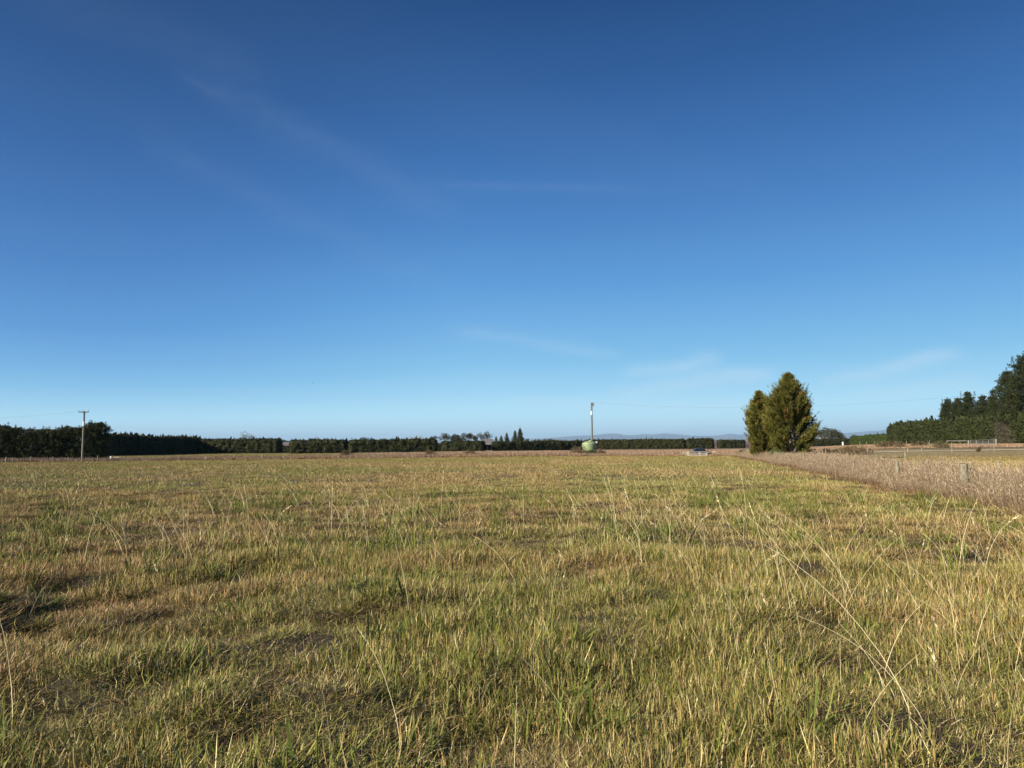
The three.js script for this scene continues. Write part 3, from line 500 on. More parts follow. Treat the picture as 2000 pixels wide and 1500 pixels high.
// the pair of cypresses beside the lane
function cypress(label, col, D, H, rMax, o) {
  const R = rng(o.seed), base = ground(col, D), root = thing('cypress_tree', label, 'tree', base), trunk = new Geo(), crown = new Geo();
  const bark = [0.33, 0.24, 0.17], P = [[0, -0.2, 0], [0.03, 0.6, 0.02], [-0.02, H * 0.3, 0], [0.02, H * 0.6, 0], [0, H * 0.97, 0]];
  trunk.tube(P, [0.24, 0.19, 0.14, 0.08, 0.015], 9, bark);
  const keys = o.keys, shape = (t) => { let i = 1; while (i < keys.length - 1 && keys[i][0] < t) i++; const a = keys[i - 1], b = keys[i]; return lerp(a[1], b[1], Math.min(1, Math.max(0, (t - a[0]) / (b[0] - a[0])))); };
  const pal = [[0.145, 0.14, 0.028], [0.12, 0.122, 0.026], [0.175, 0.16, 0.034], [0.095, 0.1, 0.022], [0.18, 0.15, 0.036], [0.07, 0.076, 0.02]], brown = [[0.2, 0.125, 0.045], [0.16, 0.105, 0.04]];
  for (let k = 0; k < o.n; k++) {
    const t = Math.pow((k + R()) / o.n, 0.92), a = k * 2.39996 + (R() - 0.5) * 0.8, ca = Math.cos(a), sa = Math.sin(a);
    const bare = o.bare && t > 0.08 && t < 0.52 && sa > 0.35 && Math.abs(ca - 0.1) < 0.55;      // the thin side that shows trunk and dead limbs
    const r = shape(t) * rMax * (bare ? 0.35 + 0.3 * R() : 0.55 + 0.4 * R() ** 0.7) * (0.8 + 0.4 * noise(Math.cos(a) * 2.2 + 20 + o.seed, Math.sin(a) * 2.2 + t * 11)), tipY = t * H + 0.12, rise = r * (0.55 + 0.5 * R()), y0 = Math.max(0.25, tipY - rise), tip = [ca * r, tipY, sa * r], st = [0, y0, 0];
    if (R() < (bare ? 1 : 0.35)) limb(trunk, R, st, [tip[0] * 0.9, lerp(y0, tipY, 0.85), tip[2] * 0.9], 0.028, 0.008, bare ? [0.36, 0.31, 0.26] : bark, 0.1);
    if ((bare && R() < 0.8) || (o.bare && t < 0.13 && sa > -0.2 && ca > -0.85 && ca < 0.5)) continue;
    const m = Math.max(4, Math.round(r * 9 + 4)), dead = R() < 0.008;
    for (let j = 0; j < m; j++) {
      const s = lerp(0.3, 1, Math.sqrt((j + R()) / m)), q = [lerp(st[0], tip[0], s), lerp(st[1], tip[1], s * s * 0.4 + s * 0.6), lerp(st[2], tip[2], s)], c0 = pick(R, dead ? brown : pal);
      const n = 11; for (let i = 0; i < n; i++) { const u = unit(R), d = [ca * 0.75 + u[0] * 0.75, 0.7 + u[1] * 0.6, sa * 0.75 + u[2] * 0.75], l = Math.hypot(...d), kk = 0.8 + 0.4 * R(), sc = 0.14 + 0.18 * R(); crown.leaf([q[0] + u[0] * 0.16, q[1] + u[1] * 0.13, q[2] + u[2] * 0.16], d.map((v) => v / l), sc, sc * 0.3, c0.map((v) => v * kk), R); }
    }
    for (let w = 0; w < 2; w++) {                       // feathery plume sweeping up from the branch end
      const ax = [ca * (0.55 + 0.3 * R()) + (R() - 0.5) * 0.5, 0.75 + 0.3 * R(), sa * (0.55 + 0.3 * R()) + (R() - 0.5) * 0.5], al = Math.hypot(...ax), L = (0.5 + 0.75 * R()) * Math.min(1, 0.4 + r * 0.5), c0 = pick(R, dead ? brown : pal);
      for (let i = 0; i < 34; i++) { const s = R() ** 1.1, u = unit(R), q = 0.13 * (1 - s), d = [ax[0] / al + u[0] * 0.5, ax[1] / al + u[1] * 0.5, ax[2] / al + u[2] * 0.5], l = Math.hypot(...d), sc = lerp(0.24, 0.1, s) * (0.7 + 0.6 * R()); crown.leaf([tip[0] * 0.95 + ax[0] / al * L * s + u[0] * q, tip[1] - 0.1 + ax[1] / al * L * s + u[1] * q, tip[2] * 0.95 + ax[2] / al * L * s + u[2] * q], d.map((v) => v / l), sc, sc * 0.28, c0.map((v) => v * (0.8 + 0.4 * R())), R); }
    }
  }
  for (const [ox, oy, L] of o.leaders) for (let i = 0; i < 110; i++) { const t = R(), q = (1 - t) * 0.34, a = R() * 6.28; crown.leaf([ox + Math.cos(a) * q * 0.5, H * oy + L * 1.15 * t, Math.sin(a) * q * 0.5], [Math.cos(a) * 0.6, 0.85, Math.sin(a) * 0.6], 0.24 * (1.1 - t), 0.06, pick(R, pal), R); }
  for (const [dx, dy] of [[0, 1.04], [-0.45, 0.985], [-0.25, 1.0]]) trunk.tube([[dx * 0.6, H * 0.9, 0], [dx, H * dy, 0]], [0.012, 0.005], 4, [0.2, 0.17, 0.14]);
  part('trunk', trunk.build(), M.bark, root); part('crown', crown.build(), M.leaf, root);
  if (o.limb) { const g = new Geo(); g.tube([[0.05, 2.15, 0.12], [0.45, 2.2, 0.7], [0.95, 2.45, 1.0], [1.35, 2.85, 1.1]], [0.05, 0.045, 0.032, 0.015], 6, [0.5, 0.43, 0.36]); part('dead_branch', g.build(), M.bark, root); }
  return root;
}
cypress('tall olive green cypress with a bare trunk showing, beside the lane fence', 1546, 72, 8.4, 2.45, { seed: 21, n: 330, bare: true, leaders: [[0, 0.88, 1.0], [-0.5, 0.84, 0.8], [-1.0, 0.78, 0.75], [0.55, 0.8, 0.7], [1.1, 0.72, 0.7]], limb: true, keys: [[0, 0.5], [0.05, 0.62], [0.15, 0.82], [0.35, 0.92], [0.55, 1.0], [0.7, 0.92], [0.78, 0.7], [0.86, 0.42], [0.93, 0.18], [1, 0.02]] });
cypress('smaller yellowish cypress standing left of the tall one', 1487, 77, 7.0, 1.5, { seed: 22, n: 210, leaders: [[0, 0.86, 0.95], [0.4, 0.8, 0.7], [-0.45, 0.74, 0.7]], keys: [[0, 0.6], [0.05, 0.75], [0.3, 0.9], [0.5, 1.0], [0.7, 0.95], [0.8, 0.66], [0.88, 0.36], [0.95, 0.12], [1, 0.02]] });

// gum trees: forked limbs with clumps at their ends and sky between
function gum(label, col, D, H, spread, o = {}) {
  const R = rng(o.seed), base = ground(col, D), root = thing(o.name ?? 'gum_tree', label, 'tree', base, 0, o.group), trunk = new Geo(), crown = new Geo(), bark = [0.26, 0.22, 0.18];
  const fork = H * 0.35, lean = o.lean ?? 0; limb(trunk, R, [0, -0.3, 0], [lean * fork, fork, 0], 0.3, 0.22, bark);
  const N = o.limbs ?? 7;
  for (let k = 0; k < N; k++) { const a = k / N * 6.28 + R(), r = spread * (0.25 + 0.75 * R()), y = H * (0.62 + 0.3 * R()) - r * 0.25, tip = [Math.cos(a) * r + lean * y, y, Math.sin(a) * r * 0.7]; limb(trunk, R, [lean * fork, fork, 0], tip, 0.16, 0.05, bark);
    for (let j = 0; j < 3; j++) { const u = unit(R), cr = spread * (o.clump ?? 0.3) * (0.6 + 0.6 * R()); blob(crown, R, [tip[0] + u[0] * cr * 0.8, tip[1] + Math.abs(u[1]) * cr * 0.7 + cr * 0.2, tip[2] + u[2] * cr * 0.8], cr, o.leaves ?? 60, o.leaf ?? 0.55, o.pal ?? [[0.06, 0.062, 0.032], [0.075, 0.07, 0.04], [0.05, 0.052, 0.03], [0.09, 0.07, 0.045]], 0.75, 0); } }
  part('trunk', trunk.build(), M.bark, root); part('crown', crown.build(), M.leaf, root); return root;
}
[[845, 7.5, 2.6, 0, 'small lone gum tree left of the gum group'], [869, 9.0, 4.2, 0, 'round headed gum tree, left of the gum group'], [885, 9.4, 2.4, 0.05, 'narrow upright gum tree near the left of the gum group'], [896, 7.8, 3.2, 0, 'lowest gum tree in the middle of the group'], [912, 8.8, 3.6, 0, 'open crowned gum tree with sky showing through'], [924, 9.0, 3.0, 0, 'gum tree with a pale gap beneath its crown'], [941, 9.8, 4.4, 0.22, 'gum tree leaning right, highest of the gum group']]
  .forEach(([col, H, sp, lean, label], i) => gum(label, col, 400, H, sp, { seed: 130 + i, lean, group: 'gum trees behind the hedges' }));
// broad round tree behind the low right hedge
{
  const R = rng(150), base = ground(1617, 410), root = thing('round_tree', 'big dark round headed tree behind the low hedge at right', 'tree', base), trunk = new Geo(), crown = new Geo();
  for (let k = 0; k < 6; k++) limb(trunk, R, [0, -0.3, 0], [(k - 2.5) * 2.2, 5.5 + R() * 2, (R() - 0.5) * 5], 0.5, 0.2, [0.42, 0.37, 0.32]);
  for (let k = 0; k < 150; k++) { const a = R() * 6.28, t = Math.acos(R()), q = 0.82 + 0.25 * R(), x = Math.sin(t) * Math.cos(a) * 9.2 * q, y = 1.2 + Math.cos(t) * 8.3 * q, z = Math.sin(t) * Math.sin(a) * 7 * q; if (z > 2 && Math.abs(x + 1.5) < 1.4 && y < 5.5) continue; blob(crown, R, [x, y, z], 1.1 + 0.7 * R(), 60, 0.6, [[0.045, 0.052, 0.025], [0.055, 0.06, 0.03], [0.068, 0.068, 0.036]], 0.75, 0.2); }
  part('trunk', trunk.build(), M.bark, root); part('crown', crown.build(), M.leaf, root);
}
// pointed dark conifers behind the middle hedge
[[1016, 281, 8.6, 2.6, 'tallest pointed conifer right of the farm shed'], [1006, 283, 7.6, 2.2, 'second pointed conifer, close left of the tallest one'], [990, 284, 6.7, 1.9, 'pointed conifer in the middle of the conifer group'], [979, 286, 5.6, 2.0, 'brownish conifer left in the conifer group'], [969, 288, 5.2, 1.4, 'small dark conifer at the edge of the farm shed']]
  .forEach(([col, D, H, r, label], i) => pine(label, col, D, H, r, { name: 'conifer_tree', seed: 160 + i, shape: (t) => Math.pow(1 - t, 0.85) * 0.98 + 0.02, low: 0.1, step: 0.5, arms: 7, clump: 0.45, leaves: 24, leaf: 0.28, up: 0.6, group: 'pointed conifers by the farm shed', pal: i === 3 ? [[0.075, 0.07, 0.04], [0.06, 0.062, 0.034]] : [[0.036, 0.046, 0.024], [0.046, 0.056, 0.03], [0.055, 0.06, 0.032]] }));
// tree tops that show over the hedges
[[482, 300, 8.0, 3.4, 'grey brown half bare tree over the left clipped hedge', [[0.13, 0.11, 0.085], [0.1, 0.09, 0.06]]], [618, 270, 5.4, 2.3, 'dark round tree top over the hedge by the first gap', null], [638, 275, 4.8, 2.2, 'lower dark tree top right of the round one', null], [714, 280, 5.5, 2.2, 'dark tree top over the long middle hedge', null], [696, 285, 4.5, 1.6, 'small dark shrub top left of the tree top over the long hedge', null], [812, 290, 5.6, 2.6, 'pale beige leafless tree top near the gums', [[0.3, 0.24, 0.18], [0.25, 0.2, 0.15]]], [394, 250, 5.3, 1.5, 'dark tuft over the corner of the shaded hedge', null], [1671, 380, 5.3, 2.4, 'small dark tree top beside the big round tree', null]]
  .forEach(([col, D, H, sp, label, pal], i) => gum(label, col, D, H, sp, { name: 'hedgerow_tree', seed: 180 + i, limbs: 8, clump: 0.36, leaf: 0.4, leaves: pal ? 26 : 70, pal: pal ?? [[0.04, 0.048, 0.02], [0.05, 0.055, 0.025]], group: 'tree tops over the hedges' }));
// line of far trees paling into the haze
{
  const R = rng(200), names = ['first', 'second', 'third', 'fourth', 'fifth', 'sixth', 'seventh', 'eighth', 'ninth', 'tenth', 'eleventh', 'twelfth', 'thirteenth'];
  [[1029, 9.5, 3], [1037, 6.5, 3], [1045, 7.5, 3.5], [1053, 8.8, 2.5], [1064, 8.3, 4], [1075, 9.6, 3.2], [1083, 8.8, 3], [1093, 7.6, 4], [1102, 7.4, 4], [1111, 6.6, 3.5], [1119, 7.2, 3.2], [1127, 7.6, 3], [1134, 6.6, 3]].forEach(([col, H, sp], i) => gum(names[i] + ' tree from the left in the hazy far row left of the tank', col, 820, H, sp, { name: 'far_tree', seed: 201 + i, limbs: 7, clump: 0.42, leaf: 1.0, leaves: 40, group: 'far row of hazy trees left of the tank' }));
  [[556, 8.6, 3.2, 'hazy far tree left in the first hedge gap'], [563, 8.0, 3.6, 'hazy far tree right in the first hedge gap'], [576, 10.5, 3, 'hazy far tree just over the hedge right of the first gap']].forEach(([col, H, sp, label], i) => gum(label, col, 700, H, sp, { name: 'far_tree', seed: 230 + i, limbs: 7, clump: 0.42, leaf: 0.9, leaves: 40, group: 'far trees at the first hedge gap' }));
}
// leafless willows and twiggy trees
function bareTree(label, col, D, H, spread, stems, color, o = {}) {
  const R = rng(o.seed), base = ground(col, D), root = thing(o.name ?? 'bare_willow', label, o.category ?? 'tree', base, 0, o.group), g = new Geo(), t = new Geo();
  for (let k = 0; k < stems; k++) { const x = (R() - 0.5) * spread, z = (R() - 0.5) * spread * 0.5, h = H * (0.65 + 0.35 * R()), top = [x * 1.2 + (R() - 0.5) * 0.6, h, z * 1.2]; limb(k < 1 ? t : g, R, [x * 0.6, -0.1, z * 0.6], top, o.thick ?? 0.06, 0.02, color, 0.05); for (let j = 0; j < 9; j++) { const f = 0.3 + 0.65 * R(), p = [lerp(x * 0.6, top[0], f), h * f, lerp(z * 0.6, top[2], f)], u = unit(R); g.tube([p, [p[0] + u[0] * 0.5, p[1] + 0.5 + R() * 0.5, p[2] + u[2] * 0.5]], [0.03, 0.012], 3, color.map((v) => v * (0.8 + 0.4 * R()))); } }
  part('trunk', t.build(), M.bark, root); part('twigs', g.build(), M.bark, root); return root;
}
bareTree('reddish bare willow in the slot left of the little hedge block', 1397, 345, 4.2, 3.2, 26, [0.2, 0.12, 0.085], { seed: 301 });
bareTree('reddish bare willows behind the top of the little hedge block', 1428, 350, 4.6, 12, 60, [0.19, 0.11, 0.08], { seed: 302 });
bareTree('reddish bare willow between the hedge block and the cypresses', 1464, 350, 4.7, 6.5, 50, [0.2, 0.115, 0.085], { seed: 303 });
bareTree('pale leafless twigs showing between the right pines', 1930, 232, 16.5, 5, 22, [0.4, 0.34, 0.3], { seed: 304, name: 'bare_tree', thick: 0.1 });
bareTree('orange brown leafless bush in the slot of the right hedges', 1665.5, 350, 2.6, 1.8, 18, [0.24, 0.13, 0.07], { seed: 305, name: 'bare_bush', category: 'bush' });
// the dead patch in the tall hedge
{ const R = rng(310), p = ground(1948, 168), root = thing('dead_branches', 'brown dead branches showing in the tall right hedge', 'branches', p.add(new THREE.Vector3(0.3, 0, 0.5))), g = new Geo(); for (let k = 0; k < 60; k++) { const u = unit(R), y = 0.5 + 4.4 * R() ** 1.4, x = (R() - 0.5) * 1.0, z = (R() - 0.5) * (6 - 0.9 * y); limb(g, R, [x + 2, y * 0.8, z], [x - 0.4 + u[0], y + 0.8 * u[1] + 0.4, z + u[2] * 1.2], 0.04, 0.012, [0.15, 0.115, 0.09]); blob(g, R, [x - 0.2, y, z], 0.5, 16, 0.3, [[0.055, 0.042, 0.03], [0.075, 0.058, 0.042]], 0.8, 0); } part('twigs', g.build(), M.bark, root); }

// ------------------------------------------------------------------ low bushes
function bush(label, pos, rx, ry, rz, pal, seed, o = {}) {
  const R = rng(seed), root = thing(o.name ?? 'bush', label, o.category ?? 'bush', pos, 0, o.group), g = new Geo(), t = new Geo(), n = o.n ?? 40;
  for (let k = 0; k < n; k++) { const a = R() * 6.28, h = Math.acos(R()), q = 0.55 + 0.5 * R(), x = Math.sin(h) * Math.cos(a) * rx * q, y = 0.1 + Math.cos(h) * ry * q, z = Math.sin(h) * Math.sin(a) * rz * q; limb(t, R, [x * 0.2, -0.05, z * 0.2], [x, y, z], 0.02, 0.006, [0.16, 0.12, 0.09]); blob(g, R, [x, y, z], o.clump ?? Math.min(rx, ry) * 0.3, o.leaves ?? 40, o.leaf ?? 0.16, pal, 0.9, 0.3); }
  part('stems', t.build(), M.bark, root); part('foliage', g.build(), M.leaf, root); return root;
}
const DEAD = [[0.16, 0.115, 0.075], [0.12, 0.085, 0.055], [0.2, 0.15, 0.095]], GORSE = [[0.1, 0.085, 0.045], [0.14, 0.1, 0.055], [0.075, 0.07, 0.035], [0.17, 0.115, 0.065]], WEED = [[0.05, 0.075, 0.028], [0.07, 0.09, 0.035], [0.1, 0.1, 0.05]];
bush('brown dead bush spilling from the left side of the green tank', ground(1131, 118), 1.35, 1.35, 1.1, DEAD, 401, { n: 60 });
bush('dark green weeds at the foot of the green tank', ground(1153, 117.4), 1.2, 0.75, 0.8, WEED, 402);
bush('low brown dead growth right of the green tank', ground(1172, 118), 0.9, 0.85, 0.8, DEAD, 403);
bush('broad brown gorse bush below the right-hand low hedges', ground(1668, 96), 2.5, 1.05, 1.4, GORSE, 404, { n: 70 });
bush('dark low scrub left of the broad gorse bush', ground(1624, 100), 1.8, 0.65, 1, [[0.05, 0.05, 0.028], [0.08, 0.065, 0.04]], 405);
bush('rust brown scrub between gorse bush and track', ground(1738, 128), 3.0, 0.95, 1.6, GORSE, 406, { n: 70 });
bush('round olive gorse bush in front of the tall right hedge', ground(1838, 124), 1.35, 1.05, 1.1, [[0.1, 0.1, 0.045], [0.13, 0.115, 0.055]], 407);
bush('scrubby bush between the rust scrub and the round gorse', ground(1797, 134), 2.0, 0.75, 1.0, GORSE, 408);
bush('grey green scrub at the right foot of the tall cypress', ground(1581, 74), 0.9, 0.9, 0.9, [[0.08, 0.075, 0.04], [0.11, 0.09, 0.05]], 409);
bush('fresh green bush at the foot of the two cypresses', ground(1516, 71), 0.75, 0.85, 0.6, [[0.045, 0.085, 0.022], [0.06, 0.1, 0.03]], 410);
bush('dry thistle standing beside the pale track', ground(1912, 103), 0.3, 0.75, 0.3, GORSE, 411, { n: 14 });
bush('dark bush by the strainer post left of the cypresses', ground(1452, 97), 0.8, 0.75, 0.6, [[0.06, 0.065, 0.03], [0.09, 0.085, 0.04]], 412);
bush('thorny brown shrub in front of the long middle hedge', ground(677, 112), 1.0, 0.95, 0.7, GORSE, 413);
bush('second thorny shrub by the far fence below the first gum', ground(840, 113), 1.0, 0.9, 0.7, GORSE, 414);
bush('third thorny shrub by the far fence below the leaning gum', ground(916, 114), 1.1, 0.95, 0.7, GORSE, 415);

// ------------------------------------------------------------------ fences
const postGeo = (() => { const c = {}; return (h, r, v) => { const k = `${h.toFixed(2)}_${r.toFixed(3)}_${v}`; if (c[k]) return c[k]; const g = new THREE.CylinderGeometry(r * 0.94, r * 1.04, h + 0.4, 9, 4), R = rng(v + 5), p = g.attributes.position; for (let i = 0; i < p.count; i++) { const t = 1 + (noise(i * 1.7, v) - 0.5) * 0.16; p.setXYZ(i, p.getX(i) * t, p.getY(i) + (p.getY(i) > h * 0.4 ? (R() - 0.5) * 0.03 : 0) + h / 2 - 0.2, p.getZ(i) * t); } g.computeVertexNormals(); return c[k] = g; }; })();
function fence(name, label, posts, wires) {              // posts: [x, D, height, radius, leanX]; wires: heights
  const root = thing(name, label, 'fence', new THREE.Vector3(posts[0][0], terrain(posts[0][0], -posts[0][1]), -posts[0][1])), o = root.position, R = rng(posts.length * 31);
  posts.forEach(([x, D, h, r, lean], i) => { const m = part('post', postGeo(h, r, i % 4), M.post, root); m.position.set(x - o.x, terrain(x, -D) - o.y, -D - o.z); m.rotation.set((R() - 0.5) * 0.06, R() * 6, (lean ?? 0) + (R() - 0.5) * 0.07, 'ZXY'); });
  for (const w of wires) { const g = new Geo(), P = posts.filter((p) => !p[5]).map(([x, D, h, r]) => [x - o.x, terrain(x, -D) - o.y + w, -D - o.z + r + 0.004]); for (let i = 1; i < P.length; i++) { const a = P[i - 1], b = P[i], mid = [(a[0] + b[0]) / 2, (a[1] + b[1]) / 2 - 0.015, (a[2] + b[2]) / 2]; g.tube([a, mid, b], [0.0025, 0.0025, 0.0025], 3, [0.3, 0.3, 0.3]); } part('wire', g.build(), M.wire, root); }
  return root;
}
const backPost = (col, h = 0.72, r = 0.07) => { const x0 = (col - 1000) / 1416 * 108, D = backEdge(x0) + 1.2; return [gx(col, D), D, h, r]; };
fence('back_fence', 'post and wire fence along the far side of the paddock', [12, 24, 60, 104, 134, 191, 243.6, 300, 352, 404, 458.4, 513, 563, 624, 685, 749, 809, 873.6, 939.6, 1003.6, 1029.6, 1066, 1112, 1190, 1240, 1290].map((c, i) => backPost(c, [0.72, 0.66, 0.78][i % 3] * (c > 1100 ? 0.8 : 1), c === 513 || c === 12 ? 0.1 : 0.062)), [0.2, 0.4, 0.6]);
const lane = (D, off) => off + 0.232 * D;
fence('lane_fence', 'lichened post and wire fence in the tall grass beside the paddock', [[16, 0.82, 0.09], [23, 0.95, 0.13], [30, 0.9, 0.085], [37.5, 0.72, 0.07], [45, 0.76, 0.075], [52.5, 0.8, 0.09], [60, 0.72, 0.075], [66.5, 0.75, 0.075], [71.5, 0.98, 0.085], [79, 0.85, 0.08], [86, 0.8, 0.07]].map(([D, h, r]) => [lane(D, 8.9), D, h, r]), [0.2, 0.42, 0.64]);
fence('outer_lane_fence', 'second post and wire fence on the far side of the grassy lane', [[20, 0.85, 0.075], [28, 0.88, 0.06], [36, 0.85, 0.055], [45, 0.82, 0.055], [54, 0.82, 0.055], [63, 0.78, 0.055], [67, 0.86, 0.06], [75, 0.9, 0.07], [84, 0.86, 0.06]].map(([D, h, r]) => [lane(D, 12.2), D, h, r]), [0.22, 0.46, 0.7]);
{ // heavy corner post with a rail beside the two cypresses
  const p = ground(1463, 93), root = thing('strainer_post', 'thick pale corner post with a short top rail left of the cypresses', 'post', p); part('post', postGeo(1.0, 0.13, 1), M.post, root);
  const b = part('post', postGeo(0.95, 0.06, 2), M.post, root); b.position.set(-0.26, 0, 0.1); const g = new THREE.CylinderGeometry(0.05, 0.055, 1.0, 8); g.rotateZ(Math.PI / 2); g.translate(0.6, 0.9, 0); part('rail', g, M.post, root);
}
fence('paddock_fence', 'slim sparse posts and wire on the near side of the pale track', [[1769, 62, 1.0, 0.06], [1774, 104, 0.75, 0.07], [1801, 106, 0.6, 0.06], [1860, 103, 1.35, 0.07], [1942.5, 104, 1.15, 0.055], [2040, 108, 1.1, 0.06]].map(([c, D, h, r]) => [gx(c, D), D, h, r, 0, D < 70 ? 1 : 0]), [0.45, 0.75]);
fence('scrub_fence', 'old leaning fence posts among the brown scrub left of the track', [[1595, 92, 0.8, 0.05, 0.03], [1607, 92, 0.75, 0.06, 0], [1613, 94, 0.95, 0.06, 0], [1695, 95, 1.0, 0.06, 0], [1703, 95, 1.05, 0.05, 0.7]].map(([c, D, h, r, l]) => [gx(c, D), D, h, r, l, l > 0.5 ? 1 : 0]), [0.4, 0.6]);
fence('hedge_fence', 'thin fence running along the foot of the right hedges', [1680, 1693, 1708.7, 1723, 1737.5, 1751, 1771, 1794.5, 1816, 1850].map((c, i) => { const D = 238 - i * 5.5; return [gx(c, D), D, 1.2, 0.08]; }), [0.4, 0.8, 1.1]);
{ // stockyard gate in front of the tall hedge
  const a = ground(1893, 131), b = ground(1947, 130), L = Math.hypot(b.x - a.x, b.z - a.z), root = thing('pipe_gate', 'grey pipe gate between two thick posts before the tall hedge', 'gate', a, Math.atan2(-(b.z - a.z), b.x - a.x));
  part('post', postGeo(1.15, 0.16, 0), M.post, root); const p2 = part('post', postGeo(1.35, 0.17, 1), M.post, root); p2.position.set(L, b.y - a.y, 0);
  const bar = (x0, y0, x1, y1, n) => { const g = new Geo(); g.tube([[x0, y0, 0], [x1, y1, 0]], [0.028, 0.028], 6, [0.22, 0.22, 0.23]); part(n, g.build(), M.paint, root); };
  for (const y of [0.2, 0.42, 0.64, 0.86, 1.12]) bar(0.3, y, L - 0.35, y + 0.12, 'rail'); for (const t of [0.3, 1.3, 2.3, 3.2, L - 0.35]) bar(t, 0.15, t, 1.14 + t * 0.025, 'upright');
  const rl = ground(1850, 134), r2 = thing('yard_rail', 'grey rail and leaning stays left of the pipe gate', 'fence', rl), dx = a.x - rl.x, dz = a.z - rl.z, dy = a.y - rl.y;
  const gg = new Geo(); gg.tube([[0, 1.0, 0], [dx - 0.3, dy + 1.05, dz]], [0.03, 0.03], 6, [0.4, 0.4, 0.4]); part('rail', gg.build(), M.paint, r2);
  for (const [x, l] of [[1.9, 0.25], [4.9, 0.28], [-3.9, 0.3]]) { const s = part('stay', postGeo(1.0, 0.05, 2), M.post, r2); s.position.set(x, 0.05, dz * 0.4); s.rotation.z = l; }
}
{ // field gate, pale painted
  const a = ground(1330, 114.5).add(new THREE.Vector3(0, -0.18, 0)), root = thing('field_gate', 'cream painted farm gate in front of the black car', 'gate', a, 0);
  const cream = [0.72, 0.66, 0.54], bar = (x0, y0, x1, y1, n, r = 0.036) => { const g = new Geo(); g.tube([[x0, y0, 0], [x1, y1, 0]], [r, r], 8, cream); part(n, g.build(), M.paint, root); };
  for (const y of [0.3, 0.52, 0.74, 1.02]) bar(0.22, y, 4.0, y, 'rail'); for (const x of [0.22, 1.15, 3.0, 4.0]) bar(x, 0.28, x, 1.05, 'upright', 0.03); bar(0.25, 0.3, 1.15, 1.0, 'brace', 0.025);
  const p = part('post', postGeo(1.2, 0.11, 3), M.post, root); p.position.set(0, 0, -0.02); const q = part('post', postGeo(1.15, 0.1, 1), M.post, root); q.position.set(4.2, 0, -0.02);
  const g = new Geo(); g.tube([[4.3, 0.98, 0], [5.5, 1.05, 0]], [0.04, 0.04], 8, cream); part('side_rail', g.build(), M.paint, root);
}

// ------------------------------------------------------------------ power poles and cables
const cableEnds = [];
function powerPole(label, base, H, r, o = {}) {
  const root = thing('power_pole', label, 'power pole', base, o.turn ?? 0), pg = new THREE.CylinderGeometry(r * 0.8, r * 1.1, H + 0.4, 14, 6); pg.translate(0, H / 2 - 0.2, 0); part('pole', pg, M.pole, root);
  if (o.arm) {
    const g = new Geo(); g.box(-o.arm, H - 0.2, r * 0.8, o.arm, H - 0.07, r * 0.8 + 0.1, [0.07, 0.07, 0.065]); part('crossarm', g.build(), M.bark, root);
    for (const x of o.pins ?? [-0.95, -0.2, 0.95]) { const i = part('insulator', new THREE.LatheGeometry([[0.012, -0.1], [0.014, 0], [0.05, 0.02], [0.055, 0.06], [0.035, 0.09], [0.05, 0.12], [0.03, 0.17], [0.001, 0.18]].map((v) => new THREE.Vector2(...v)), 10), M.porcelain, root); i.position.set(x * o.arm, H - 0.03 + (Math.abs(x) < 0.3 ? 0.08 : 0), r * 0.8 + 0.05); }
    const br = new Geo(); br.tube([[0.02, H - 0.75, r * 0.9], [o.arm * 0.45, H - 0.2, r * 0.9 + 0.03]], [0.015, 0.015], 5, [0.2, 0.2, 0.2]); part('brace', br.build(), M.paint, root);
  }
  if (o.sleeve) { const s = new THREE.CylinderGeometry(r * 0.93 + 0.008, r * 0.95 + 0.008, o.sleeve[1], 14, 1, true); s.translate(0, o.sleeve[0], 0); part('band', s, M.band, root); }
  return root;
}
M.porcelain = new THREE.MeshPhysicalMaterial({ name: 'porcelain', color: new THREE.Color().setRGB(0.3, 0.33, 0.36), roughness: 0.25, clearcoat: 0.5 });
M.band = new THREE.MeshStandardMaterial({ name: 'pale_sleeve', color: new THREE.Color().setRGB(0.66, 0.66, 0.6), roughness: 0.6, side: THREE.DoubleSide });
const poleA = ground(160.5, 101.5), topA = at(163.5, 803, 101.5).y - poleA.y;
powerPole('tall power pole with a crossarm in front of the left pines', poleA, topA, 0.14, { arm: 0.7, sleeve: [topA - 1.75, 0.6] });
const poleB = ground(1157, 125), topB = at(1155, 787, 125).y - poleB.y;
const pB = powerPole('power pole rising behind the green tank, its arm seen end on', poleB, topB, 0.17, { arm: 0.85, turn: 1.25, sleeve: [topB - 1.75, 0.65] });
{ const g = new Geo(); g.box(0.02, topB - 0.55, 0.1, 0.5, topB - 0.25, 0.36, [0.3, 0.3, 0.3]); part('switch_box', g.build(), M.paint, pB); }
const poleC = ground(1841, 243), topC = at(1840.5, 805, 243).y - poleC.y;
powerPole('small pale pole showing above the tall right hedge', poleC, topC, 0.18, { arm: 0.5, turn: 1.2, pins: [-0.9, 0.9] });
function cable(label, a, b, sag) { const g = new Geo(), P = [], r = []; for (let i = 0; i <= 24; i++) { const t = i / 24; P.push([lerp(a.x, b.x, t) - a.x, lerp(a.y, b.y, t) - a.y - sag * 4 * t * (1 - t), lerp(a.z, b.z, t) - a.z]); r.push(0.006); } g.tube(P, r, 4, [0.1, 0.1, 0.1]); const m = part(numbered('power_cable'), g.build(), M.cable); m.position.copy(a); tag(m, label, 'cable'); }
cable('thin power cable running right from the pole behind the tank', at(1158, 786, 125), at(2150, 742, 92), 2.0);
cable('thin cable leaving the left power pole towards the left edge', at(155, 803, 101.5), at(-140, 818, 86), 0.35);

